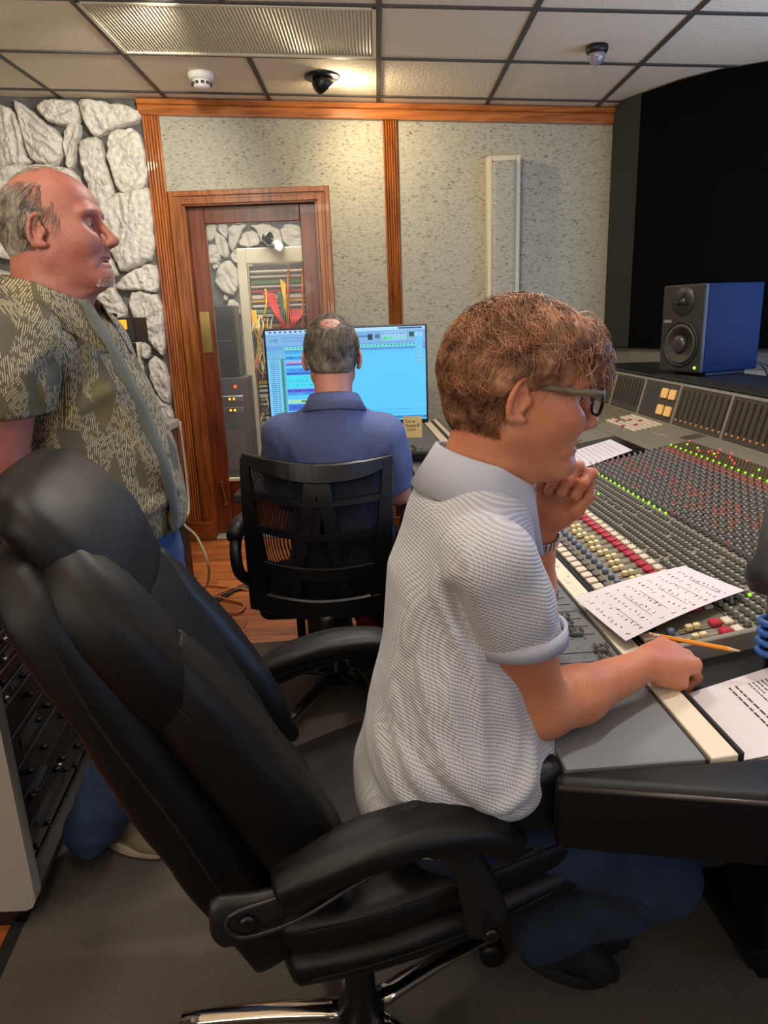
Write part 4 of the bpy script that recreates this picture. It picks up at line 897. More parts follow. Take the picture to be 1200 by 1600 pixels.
# seat: two stacked layers
def sp(pts, dz): return [(a, b_+dz) for a, b_ in pts]
st = [(-.13, .520), (-.02, .535), (.12, .562), (.28, .588), (.39, .600)]
seat = cushion('seat', st, [.225, .25, .255, .25, .215], .05, .045, p=3.4, seed=13, n=48)
cushion('seat_base', [(-.12, .450), (.0, .466), (.14, .490), (.30, .520), (.39, .534)], [.23, .25, .255, .245, .22], .040, .042, p=3.4, seed=14, n=48)
cushion('seat_front_roll', [(.26, .588), (.34, .596), (.405, .586)], [.25, .245, .22], .052, .055, p=2.6, seed=15, n=48)
seam([(-.11, -.240, .545), (0, -.252, .560), (.14, -.257, .588), (.30, -.248, .612)]); seam([(-.10, -.246, .462), (.02, -.255, .476), (.16, -.258, .50), (.29, -.248, .525)])
MB().box(-.12, .15, -.12, .12, .38, .43, T=lambda p: tuple(K(*p)), ch=.01).build('mechanism', blkm, ch)
for s_ in (-1, 1):
    L0 = s_*.305
    cushion('arm_pad', [(-.135, .692), (-.04, .725), (.06, .739), (.14, .728), (.185, .692)], [.03, .042, .045, .045, .036], .018, .028, lc=[L0]*5, p=2.8, seed=20+s_)
    # moulded rail: rear boss, sweep under the pad, front boss
    path = bez([K(-.232, L0, .657), K(-.224, L0, .658), K(-.205, L0, .661), K(-.15, L0, .668), (K(-.05, L0, .695)), K(.06, L0, .715), K(.13, L0, .708), K(.175, L0, .68)], 7)
    rr_ = np.interp(np.linspace(0, 1, len(path)), [0, .05, .14, .26, .45, .7, 1], [.012, .026, .038, .042, .026, .015, .013])
    mb = MB(); rings = []
    for i, p_ in enumerate(path):
        tt = path[min(i+1, len(path)-1)]-path[max(i-1, 0)]; tt /= np.linalg.norm(tt); nn_ = np.cross(tt, cl); rings.append([p_+nn_*rr_[i]*cos(2*pi*k/16)+cl*.016*sin(2*pi*k/16) for k in range(16)])
    loft('arm_rail', rings, blk, ch)
    path = bez([K(.075, L0, .715), K(.105, L0, .70), K(.135, L0, .64), K(.155, L0, .565), K(.15, L0, .53)], 6); rr_ = np.interp(np.linspace(0, 1, len(path)), [0, .15, .4, .8, 1], [.03, .036, .024, .036, .026])
    rings = []
    for i, p_ in enumerate(path):
        tt = path[min(i+1, len(path)-1)]-path[max(i-1, 0)]; tt /= np.linalg.norm(tt); nn_ = np.cross(tt, cl); rings.append([p_+nn_*rr_[i]*cos(2*pi*k/16)+cl*.014*sin(2*pi*k/16)-cl*s_*.01 for k in range(16)])
    loft('arm_strut', rings, blk, ch)
    for (a, b_) in [(-.185, .664), (.085, .712), (.155, .55)]: MB().lathe([(.013, 0), (.012, .004), (.006, .006)], K(a, L0+s_*.016, b_), tuple(cl*s_), 14).build('bolt', steel if b_ > .7 and s_ > 0 else blkm, ch, smooth=True)
    mb = MB(); mb.tube(bez([K(.03, L0+s_*.0165, .722), K(-.06, L0+s_*.0165, .712), K(-.14, L0+s_*.0165, .694), K(-.20, L0+s_*.0165, .684), K(-.212, L0+s_*.0165, .665), K(-.19, L0+s_*.0165, .643), K(-.12, L0+s_*.0165, .652), K(-.04, L0+s_*.0165, .688), K(.03, L0+s_*.0165, .712)], 6), .0035, 6); mb.build('rail_groove', mat('groove_gloss', rgb(44, 42, 42), .22), ch, smooth=True)
def base(par, org, r, n5, ang0, topm, capm, h0=.10, hub=.045, leg=.024):
    MB().lathe([(hub, h0-.03), (hub, h0+.03), (.03, h0+.05), (.027, .30), (.02, .31), (.02, .46)], org, (0, 0, 1), 20).build('gas_column', blkm, par, smooth=True)
    for k in range(n5):
        a = ang0+2*pi*k/n5; d = np.array([cos(a), sin(a), 0]); o_ = np.array(org, float); s2 = np.array([-sin(a), cos(a), 0]); rings = []
        for q in np.linspace(0, 1, 9):
            c_ = o_+d*(.03+(r-.03)*q)+np.array([0, 0, h0+.012-.028*q*q]); w_ = leg*(1-.25*q); hh = .016*(1-.3*q); rings.append([c_+s2*w_*cos(2*pi*j/14)+np.array([0, 0, 1])*hh*sin(2*pi*j/14) for j in range(14)])
        loft('leg', rings, topm, par)
        cc = o_+d*(r-.015); cst = None
        mb = MB(); mb.lathe([(.016, -.024), (.027, -.021), (.029, -.012), (.027, -.004), (.014, -.003), (.014, .003), (.027, .004), (.029, .012), (.027, .021), (.016, .024)], cc+np.array([0, 0, .037]), tuple(s2*cos(.6)+d*sin(.6)), 18); mb.tube([cc+np.array([0, 0, .04]), cc+np.array([0, 0, h0-.01])], .010, 8); mb.build('caster', blk, par, smooth=True)
base(ch, (chO[0]+.01, chO[1]-.02, 0), .36, 5, radians(178), chrome, blk)

chb = mat('task_chair_black', rgb(9, 9, 11), .4)
# ---------------------------------------------------------------- mesh task chair
mc = thing('mesh_task_chair', 'black task chair with a mesh and plastic rib back, seen from behind', 'office chair', (-.19, 2.42, 0))
def Q(x, z, d=0): y_ = 2.12+.10*((x+.20)/.23)**2*.55-(z-.5)*.02+(.05*((z-.75)/.3)**2)-.02; return np.array([x, y_+d, z])
def QP(px, py): p = W(px, py, 2.11); return (p[0], p[2])
def bar(pts, wd, th, nm, m_=chb, n=6, d=0):    # flat bar following (x,z) points
    P = bez([(a, b_, 0) for a, b_ in pts], n); WD = np.interp(np.linspace(0, 1, len(P)), np.linspace(0, 1, len(wd)), wd) if isinstance(wd, list) else [wd]*len(P); rings = []
    for i, p_ in enumerate(P):
        t_ = P[min(i+1, len(P)-1)]-P[max(i-1, 0)]; t_ = t_[:2]/np.linalg.norm(t_[:2]); n_ = np.array([-t_[1], t_[0]]); h = WD[i]/2; ring = []
        for s1, s2 in ((-1, -.6), (-.85, -1), (.85, -1), (1, -.6), (1, .6), (.85, 1), (-.85, 1), (-1, .6)):
            q = p_[:2]+n_*h*s1; ring.append(Q(q[0], q[1], d+th*s2))
        rings.append(ring)
    mb = MB(); nn_ = 8; mb.add([x for r in rings for x in r], [(i*nn_+j, i*nn_+(j+1) % nn_, (i+1)*nn_+(j+1) % nn_, (i+1)*nn_+j) for i in range(len(rings)-1) for j in range(nn_)]+[tuple(range(7, -1, -1)), tuple((len(rings)-1)*8+j for j in range(8))])
    return mb.build(nm, m_, mc)
bar([QP(375, 722), QP(384, 790), QP(396, 880), QP(402, 965)], [.03, .045, .06, .07], .016, 'side_post')
bar([QP(606, 722), QP(603, 790), QP(598, 880), QP(592, 965)], [.03, .045, .06, .07], .016, 'side_post')
bar([QP(370, 722), QP(430, 735), QP(495, 741), QP(560, 736), QP(614, 724)], [.03, .055, .06, .055, .03], .014, 'top_rail')
bar([QP(380, 774), QP(440, 783), QP(495, 786), QP(550, 783), QP(606, 778)], .022, .012, 'cross_bar'); bar([QP(388, 826), QP(440, 834), QP(495, 838), QP(550, 836), QP(602, 830)], .022, .012, 'cross_bar')
bar([QP(392, 886), QP(440, 893), QP(495, 896), QP(550, 894), QP(600, 888)], .045, .014, 'cross_bar'); bar([QP(396, 948), QP(440, 953), QP(495, 956), QP(550, 953), QP(596, 948)], .078, .016, 'cross_bar')
bar([QP(488, 740), QP(480, 800), QP(468, 880), QP(457, 950)], [.055, .045, .035, .04], .013, 'rib', d=.004); bar([QP(498, 740), QP(512, 800), QP(528, 880), QP(546, 950)], [.055, .045, .035, .04], .013, 'rib', d=.004)
bar([QP(493, 740), QP(493, 790), QP(494, 850)], [.06, .05, .02], .010, 'rib', d=.006)
mesh_m = bpy.data.materials.new('chair_mesh'); mesh_m.use_nodes = True; nt = mesh_m.node_tree; b = nt.nodes['Principled BSDF']; b.inputs['Base Color'].default_value = rgb(16, 17, 22); b.inputs['Roughness'].default_value = .7
tc = nt.nodes.new('ShaderNodeTexCoord'); mp = nt.nodes.new('ShaderNodeMapping'); mp.inputs['Rotation'].default_value = (0, radians(45), 0); mp.inputs['Scale'].default_value = (330, 330, 330); ck = nt.nodes.new('ShaderNodeTexVoronoi'); ck.voronoi_dimensions = '3D'; ck.inputs['Scale'].default_value = 1; ck.inputs['Randomness'].default_value = 0
lt = nt.nodes.new('ShaderNodeMath'); lt.operation = 'LESS_THAN'; lt.inputs[1].default_value = .38; tr = nt.nodes.new('ShaderNodeBsdfTransparent'); mx = nt.nodes.new('ShaderNodeMixShader')
nt.links.new(tc.outputs['Object'], mp.inputs[0]); nt.links.new(mp.outputs[0], ck.inputs['Vector']); nt.links.new(ck.outputs['Distance'], lt.inputs[0]); nt.links.new(lt.outputs[0], mx.inputs[0]); nt.links.new(b.outputs[0], mx.inputs[1]); nt.links.new(tr.outputs[0], mx.inputs[2]); nt.links.new(mx.outputs[0], nt.nodes['Material Output'].inputs[0])
mb = MB(); vs = [Q(-.41+.42*i/16, .50+.485*j/14, .028) for j in range(15) for i in range(17)]; mb.add(vs, [(j*17+i, j*17+i+1, (j+1)*17+i+1, (j+1)*17+i) for j in range(14) for i in range(16)]); mb.build('mesh_back', mesh_m, mc, smooth=True)
def simple_seat(nm, x0, x1, y0, y1, z0, z1, par, m_):
    b = bmesh.new(); bmesh.ops.create_cube(b, size=1)
    for v in b.verts: v.co = Vector(((x0+x1)/2+v.co.x*(x1-x0), (y0+y1)/2+v.co.y*(y1-y0), (z0+z1)/2+v.co.z*(z1-z0)))
    bmesh.ops.bevel(b, geom=list(b.edges), offset=min(.035, (z1-z0)*.45), segments=5, affect='EDGES', profile=.5); me = bpy.data.meshes.new(nm); b.to_mesh(me); b.free(); return finish(nm, me, m_, par, True)
simple_seat('seat', -.44, .05, 2.24, 2.70, .43, .51, mc, mat('seat_fabric', rgb(20, 22, 30), .9))
bar([QP(495, 950), QP(497, 1000)], .07, .02, 'back_spine'); MB().tube(bez([Q(-.2, .50), np.array([-.2, 2.15, .40]), np.array([-.2, 2.3, .395]), np.array([-.2, 2.45, .42])], 5), .028, 12).build('back_bracket', blk, mc, smooth=True)
for s_ in (-1, 1):
    xx = -.195+s_*.255; pts = bez([(xx, 2.20, .60), (xx+s_*.02, 2.14, .66), (xx+s_*.028, 2.17, .74), (xx+s_*.028, 2.30, .765), (xx+s_*.02, 2.42, .745), (xx, 2.45, .62), (xx-s_*.02, 2.42, .45)], 6)
    MB().tube(pts, .019, 10).build('arm', chb, mc, smooth=True); MB().tube([(xx+s_*.028, 2.16, .768), (xx+s_*.028, 2.25, .778), (xx+s_*.028, 2.42, .765)], [.026, .03, .026], 12).build('arm_pad', blk, mc, smooth=True)
base(mc, (-.20, 2.47, 0), .33, 5, radians(240), chb, chb, .11, leg=.036)
# ================================================================ PEOPLE: implicit surfaces meshed with surface nets
class Vox:
    def __init__(s, lo, hi, h):
        s.lo = np.array(lo, np.float32); s.h = h; s.n = np.ceil((np.array(hi)-s.lo)/h).astype(int)+1
        s.ax = [s.lo[i]+h*np.arange(s.n[i], dtype=np.float32) for i in range(3)]; s.D = np.full(s.n, 1., np.float32)
    def blk(s, lo, hi):
        sl = []
        for i in range(3):
            a = max(0, int((lo[i]-s.lo[i])/s.h)-1); b = min(s.n[i], int((hi[i]-s.lo[i])/s.h)+2)
            if a >= b: return None, None
            sl.append(slice(a, b))
        return tuple(sl), np.meshgrid(s.ax[0][sl[0]], s.ax[1][sl[1]], s.ax[2][sl[2]], indexing='ij', sparse=True)
    def op(s, fn, lo, hi, k, sub=False):
        sl, G = s.blk(lo, hi)
        if sl is None: return
        d = fn(*G).astype(np.float32); D = s.D[sl]
        if sub:
            d = -d
            if k > 0: h_ = np.maximum(k-np.abs(D-d), 0)/k; s.D[sl] = np.maximum(D, d)+h_*h_*k*.25
            else: s.D[sl] = np.maximum(D, d)
        else:
            if k > 0: h_ = np.maximum(k-np.abs(D-d), 0)/k; s.D[sl] = np.minimum(D, d)-h_*h_*k*.25
            else: s.D[sl] = np.minimum(D, d)
    def cone(s, a, b, ra, rb, k=.02, flat=None, sub=False):
        a = np.array(a, float); b = np.array(b, float); sc = 1.
        if flat is not None: fa = np.array(flat[0], float); fa /= np.linalg.norm(fa); sc = flat[1]
        R = max(ra, rb)*max(1, sc)+k+.02; lo = np.minimum(a, b)-R; hi = np.maximum(a, b)+R
        def fn(X, Y, Z):
            q = [X-a[0], Y-a[1], Z-a[2]]; ab = b-a
            if flat is not None:
                e = (q[0]*fa[0]+q[1]*fa[1]+q[2]*fa[2])*(1/sc-1); q = [q[i]+e*fa[i] for i in range(3)]; ab = ab+fa*np.dot(ab, fa)*(1/sc-1)
            L2 = max(1e-9, float(ab@ab)); t_ = np.clip((q[0]*ab[0]+q[1]*ab[1]+q[2]*ab[2])/L2, 0, 1)
            return np.sqrt(sum((q[i]-t_*ab[i])**2 for i in range(3)))-(ra+(rb-ra)*t_)
        s.op(fn, lo, hi, k, sub)
    def ell(s, c, r, Rm=None, k=.02, sub=False):
        c = np.array(c, float); r = np.array(r, float); Rm = np.eye(3) if Rm is None else Rm; m = min(r); R = max(r)+k+.015
        def fn(X, Y, Z):
            q = [X-c[0], Y-c[1], Z-c[2]]; t_ = 0
            for i in range(3): t_ = t_+((q[0]*Rm[i][0]+q[1]*Rm[i][1]+q[2]*Rm[i][2])/r[i])**2
            t_ = np.sqrt(t_); return (t_-1)*m if m > .45*max(r) else (t_-1)*m*1.3
        s.op(fn, c-R, c+R, k, sub)
    def path(s, pts, rs, k=.02, flat=None):
        for i in range(len(pts)-1): s.cone(pts[i], pts[i+1], rs[i], rs[i+1], k, flat)
    def cut(s, p, n, r=None):
        # remove the half space beyond point p along n, optionally only within radius r
        p = np.array(p, float); n = np.array(n, float); n /= np.linalg.norm(n); r = r or 5
        def fn(X, Y, Z):
            pl = -((X-p[0])*n[0]+(Y-p[1])*n[1]+(Z-p[2])*n[2]); 
            if r < 4: pl = np.maximum(pl, np.sqrt((X-p[0])**2+(Y-p[1])**2+(Z-p[2])**2)-r)
            return pl
        s.op(fn, p-r-.02, p+r+.02, 0, True)
    def mesh(s):
        D = s.D; I = D < 0; nx, ny, nz = D.shape
        c = np.zeros((nx-1, ny-1, nz-1), np.uint8)
        for dx in (0, 1):
            for dy in (0, 1):
                for dz in (0, 1): c += I[dx:nx-1+dx, dy:ny-1+dy, dz:nz-1+dz]
        act = (c > 0) & (c < 8); idx = np.argwhere(act); vid = np.full(act.shape, -1, np.int32); vid[act] = np.arange(len(idx))
        acc = np.zeros((len(idx), 3)); cnt = np.zeros(len(idx))
        co = [(i, j, k) for i in (0, 1) for j in (0, 1) for k in (0, 1)]
        for a in co:
            for ax in range(3):
                if a[ax]: continue
                b = list(a); b[ax] = 1; da = D[idx[:, 0]+a[0], idx[:, 1]+a[1], idx[:, 2]+a[2]]; db = D[idx[:, 0]+b[0], idx[:, 1]+b[1], idx[:, 2]+b[2]]
                m = (da < 0) != (db < 0); t_ = np.where(m, da/np.where(m, da-db, 1), 0); P = idx+np.array(a, float); P[:, ax] += t_; acc[m] += P[m]; cnt[m] += 1
        V = s.lo+s.h*(acc/cnt[:, None]); Fs = []
        for ax in range(3):
            o1, o2 = [q for q in range(3) if q != ax]; a = [slice(1, n-1) for n in D.shape]; b = list(a); a[ax] = slice(0, D.shape[ax]-1); b[ax] = slice(1, D.shape[ax])
            A_, B_ = I[tuple(a)], I[tuple(b)]; e = np.argwhere(A_ != B_); 
            if not len(e): continue
            fl2 = A_[e[:, 0], e[:, 1], e[:, 2]]; base_ = e.copy(); base_[:, o1] += 1; base_[:, o2] += 1; qd = []
            for (u1, u2) in ((-1, -1), (0, -1), (0, 0), (-1, 0)):
                g = base_.copy(); g[:, o1] += u1; g[:, o2] += u2; qd.append(vid[g[:, 0], g[:, 1], g[:, 2]])
            qd = np.stack(qd, 1); 
            if ax == 1: fl2 = ~fl2
            qd[~fl2] = qd[~fl2][:, ::-1]; Fs.append(qd)
        return V, np.concatenate(Fs)
def normals(V, Fq):
    n = np.cross(V[Fq[:, 2]]-V[Fq[:, 0]], V[Fq[:, 3]]-V[Fq[:, 1]]); N_ = np.zeros_like(V)
    for j in range(4): np.add.at(N_, Fq[:, j], n)
    return N_/(np.linalg.norm(N_, axis=1)[:, None]+1e-12)
def relax(V, Fq, it=1, lam=.5):
    for _ in range(it):
        A_ = np.zeros_like(V); c = np.zeros(len(V))
        for j in range(4):
            a, b = Fq[:, j], Fq[:, (j+1) % 4]; np.add.at(A_, a, V[b]); np.add.at(c, a, 1); np.add.at(A_, b, V[a]); np.add.at(c, b, 1)
        V = V+(A_/c[:, None]-V)*lam
    return V
def qmesh(nm, parts, m, par, **k):      # parts: list of (V, F)
    V = []; Fs = []; n = 0
    for v, f in parts: V.append(v); Fs.append(f+n); n += len(v)
    V = np.concatenate(V); Fq = np.concatenate(Fs); me = bpy.data.meshes.new(nm)
    me.vertices.add(len(V)); me.vertices.foreach_set('co', V.astype(np.float32).ravel()); me.loops.add(len(Fq)*4); me.loops.foreach_set('vertex_index', Fq.astype(np.int32).ravel())
    me.polygons.add(len(Fq)); me.polygons.foreach_set('loop_start', np.arange(0, len(Fq)*4, 4, dtype=np.int32)); me.update(calc_edges=True); me.validate()
    return finish(nm, me, m, par, True, **k)
def folds(V, Nn, lst, flat2=False):      # (polyline, width, height)
    V3 = V
    if flat2: V = V3.copy(); V[:, 1] = 0
    for pts, wd, am in lst:
        P = np.array(bez(pts, 6)); P = P*np.array([1, 0, 1]) if flat2 else P; am = am*np.clip(-Nn[:, 1]*2+.2, 0, 1) if flat2 else am+np.zeros(len(V))
        bb = (V > P.min(0)-wd*4).all(1) & (V < P.max(0)+wd*4).all(1); Vi = V[bb]; bs = np.full(len(Vi), 9.); tt = np.zeros(len(Vi))
        for i in range(len(P)-1):
            a, b = P[i], P[i+1]; ab = b-a; t_ = np.clip(((Vi-a)@ab)/(ab@ab+1e-12), 0, 1); d = np.linalg.norm(Vi-a-t_[:, None]*ab, axis=1); m = d < bs; bs[m] = d[m]; tt[m] = (i+t_[m])/(len(P)-1)
        V3[bb] += Nn[bb]*(am[bb]*np.exp(-(bs/wd)**2)*np.sin(pi*np.clip(tt, .03, .97))**.5)[:, None]
    return V3
def nz(V, sc, seed=0):     # cheap smooth noise from sines
    r = np.random.RandomState(seed); o = np.zeros(len(V))
    for k in range(7):
        d = r.normal(size=3)*sc*(1+.35*k); o += np.sin(V@d+r.uniform(0, 6.3))/(1+.4*k)
    return o/3

# ---- materials for people
def skin_mat(nm, c, red):
    m = mat(nm, c, .5, bump=.25, bscale=260, detail=4); nt = m.node_tree; b = nt.nodes['Principled BSDF']; b.inputs['Subsurface Weight'].default_value = .12; b.inputs['Subsurface Radius'].default_value = (.01, .004, .002); b.inputs['Subsurface Scale'].default_value = .5
    tc = nt.nodes.new('ShaderNodeTexCoord'); n = nt.nodes.new('ShaderNodeTexNoise'); n.inputs['Scale'].default_value = 14; n.inputs['Detail'].default_value = 6; r = nt.nodes.new('ShaderNodeValToRGB'); e = r.color_ramp.elements; e[0].position = .35; e[0].color = c; e[1].position = .7; e[1].color = red
    nt.links.new(tc.outputs['Object'], n.inputs['Vector']); nt.links.new(n.outputs[0], r.inputs[0]); nt.links.new(r.outputs[0], b.inputs['Base Color']); return m
skin1 = skin_mat('skin_ruddy', rgb(178, 116, 96), rgb(164, 92, 76)); skin2 = skin_mat('skin_tan', rgb(204, 136, 98), rgb(190, 112, 80)); skin3 = skin_mat('skin_fair', rgb(206, 146, 124), rgb(192, 120, 104))
lipm = mat('lip', rgb(176, 98, 92), .45); eyew = mat('eye_white', rgb(222, 216, 210), .2); iris = mat('iris', rgb(60, 66, 70), .2)
def hairmat(nm, a, b_):
    m = mat(nm, a, .5); nt = m.node_tree; b = nt.nodes['Principled BSDF']; tc = nt.nodes.new('ShaderNodeTexCoord'); n = nt.nodes.new('ShaderNodeTexNoise'); n.inputs['Scale'].default_value = 38; n.inputs['Detail'].default_value = 4; r = nt.nodes.new('ShaderNodeValToRGB'); e = r.color_ramp.elements; e[0].position = .35; e[0].color = a; e[1].position = .65; e[1].color = b_
    nt.links.new(tc.outputs['Object'], n.inputs['Vector']); nt.links.new(n.outputs[0], r.inputs[0]); nt.links.new(r.outputs[0], b.inputs['Base Color']); return m
hair1 = hairmat('hair_grey_brown', rgb(96, 84, 72), rgb(160, 148, 130)); hair2 = hairmat('hair_auburn', rgb(92, 58, 38), rgb(176, 124, 88)); hair3 = hairmat('hair_dark_grey', rgb(70, 62, 56), rgb(128, 118, 106))

def waffle():
    m = mat('waffle_knit', rgb(206, 206, 210), .9, sheen=.2); nt = m.node_tree; N = nt.nodes; L = nt.links; b = N['Principled BSDF']; tc = N.new('ShaderNodeTexCoord'); sp_ = N.new('ShaderNodeSeparateXYZ'); L.new(tc.outputs['Object'], sp_.inputs[0])
    def mth(op, a, b2=None, c=None):
        n = N.new('ShaderNodeMath'); n.operation = op
        for i, q in enumerate((a, b2, c)):
            if q is None: continue
            if isinstance(q, (int, float)): n.inputs[i].default_value = q
            else: L.new(q, n.inputs[i])
        return n.outputs[0]
    X, Y_, Z = sp_.outputs; s_ = mth('MULTIPLY_ADD', X, .35, Z); zz = mth('SINE', mth('MULTIPLY', s_, 2*pi/.0050)); h_ = mth('SINE', mth('MULTIPLY', mth('ADD', mth('MULTIPLY', X, 1.0), mth('MULTIPLY', mth('ADD', Y_, mth('MULTIPLY', Z, -.3)), .9)), 2*pi/.0046))
    a = mth('MULTIPLY_ADD', zz, .5, .5); q = mth('MULTIPLY', mth('MULTIPLY_ADD', h_, .5, .5), .4); v = mth('ADD', mth('MULTIPLY', a, .6), q); r = N.new('ShaderNodeValToRGB'); e = r.color_ramp.elements; e[0].position = .1; e[0].color = rgb(160, 162, 168); e[1].position = .75; e[1].color = rgb(206, 205, 210)
    L.new(v, r.inputs[0]); L.new(r.outputs[0], b.inputs['Base Color']); bp = N.new('ShaderNodeBump'); bp.inputs['Strength'].default_value = .6; bp.inputs['Distance'].default_value = .002; L.new(v, bp.inputs['Height']); L.new(bp.outputs[0], b.inputs['Normal']); return m
def hatch_shirt():
    m = mat('hatched_shirt', rgb(112, 106, 88), .85); nt = m.node_tree; N = nt.nodes; L = nt.links; b = N['Principled BSDF']; tc = N.new('ShaderNodeTexCoord')
    def mth(op, a, b2=None, c=None):
        n = N.new('ShaderNodeMath'); n.operation = op
        for i, q in enumerate((a, b2, c)):
            if q is None: continue
            if isinstance(q, (int, float)): n.inputs[i].default_value = q
            else: L.new(q, n.inputs[i])
        return n.outputs[0]
    sp_ = N.new('ShaderNodeSeparateXYZ'); L.new(tc.outputs['Object'], sp_.inputs[0]); cb_ = N.new('ShaderNodeCombineXYZ'); L.new(mth('ADD', sp_.outputs[0], mth('MULTIPLY', sp_.outputs[1], .8)), cb_.inputs[0]); L.new(sp_.outputs[2], cb_.inputs[1])
    mp = N.new('ShaderNodeMapping'); mp.inputs['Scale'].default_value = (26, 15, 1); L.new(cb_.outputs[0], mp.inputs[0]); vo = N.new('ShaderNodeTexVoronoi'); vo.inputs['Scale'].default_value = 1; L.new(mp.outputs[0], vo.inputs['Vector'])
    sc = N.new('ShaderNodeSeparateColor'); L.new(vo.outputs['Color'], sc.inputs[0]); ang = mth('MULTIPLY_ADD', sc.outputs[0], 1.5, -.95); U = mth('ADD', mth('MULTIPLY', cb_.inputs[0].links[0].from_socket, mth('COSINE', ang)), mth('MULTIPLY', sp_.outputs[2], mth('SINE', ang))); V2 = mth('SUBTRACT', mth('MULTIPLY', sp_.outputs[2], mth('COSINE', ang)), mth('MULTIPLY', cb_.inputs[0].links[0].from_socket, mth('SINE', ang)))
    cb2 = N.new('ShaderNodeCombineXYZ'); L.new(mth('MULTIPLY', U, 190), cb2.inputs[0]); L.new(mth('MULTIPLY', V2, 75), cb2.inputs[1]); n = N.new('ShaderNodeTexNoise'); n.inputs['Scale'].default_value = 1; n.inputs['Detail'].default_value = 1; L.new(cb2.outputs[0], n.inputs['Vector'])
    st_ = mth('SINE', mth('MULTIPLY', U, 2*pi/.0046)); line = mth('MULTIPLY', mth('GREATER_THAN', st_, .25), mth('GREATER_THAN', n.outputs[0], .46)); on = mth('GREATER_THAN', sc.outputs[1], .18); msk = mth('MULTIPLY', line, on)
    mx = N.new('ShaderNodeMix'); mx.data_type = 'RGBA'; L.new(msk, mx.inputs[0]); L.new(mx.outputs[2], b.inputs['Base Color'])
    r = N.new('ShaderNodeValToRGB'); e = r.color_ramp.elements; e[0].position = .3; e[0].color = rgb(92, 88, 76); e[1].position = .8; e[1].color = rgb(102, 94, 62); L.new(sc.outputs[2], r.inputs[0]); L.new(r.outputs[0], mx.inputs[6]); mx.inputs[7].default_value = rgb(188, 178, 148); return m
def denim_m(nm, a, b_): return mat(nm, a, .85, var=.3, vscale=9, bump=.4, bscale=700)
wm = waffle(); rib = mat('rib_knit', rgb(186, 188, 200), .85, bump=.3, bscale=600); hs = hatch_shirt(); lin = mat('shirt_lining', rgb(98, 100, 92), .85)
navy = mat('blue_polo', rgb(88, 100, 146), .85, var=.10, vscale=60, bump=.3, bscale=700); navyc = mat('blue_polo_collar', rgb(84, 92, 128), .85)
den = denim_m('dark_denim', rgb(30, 46, 70), 0); den1 = denim_m('mid_denim', rgb(54, 78, 120), 0)

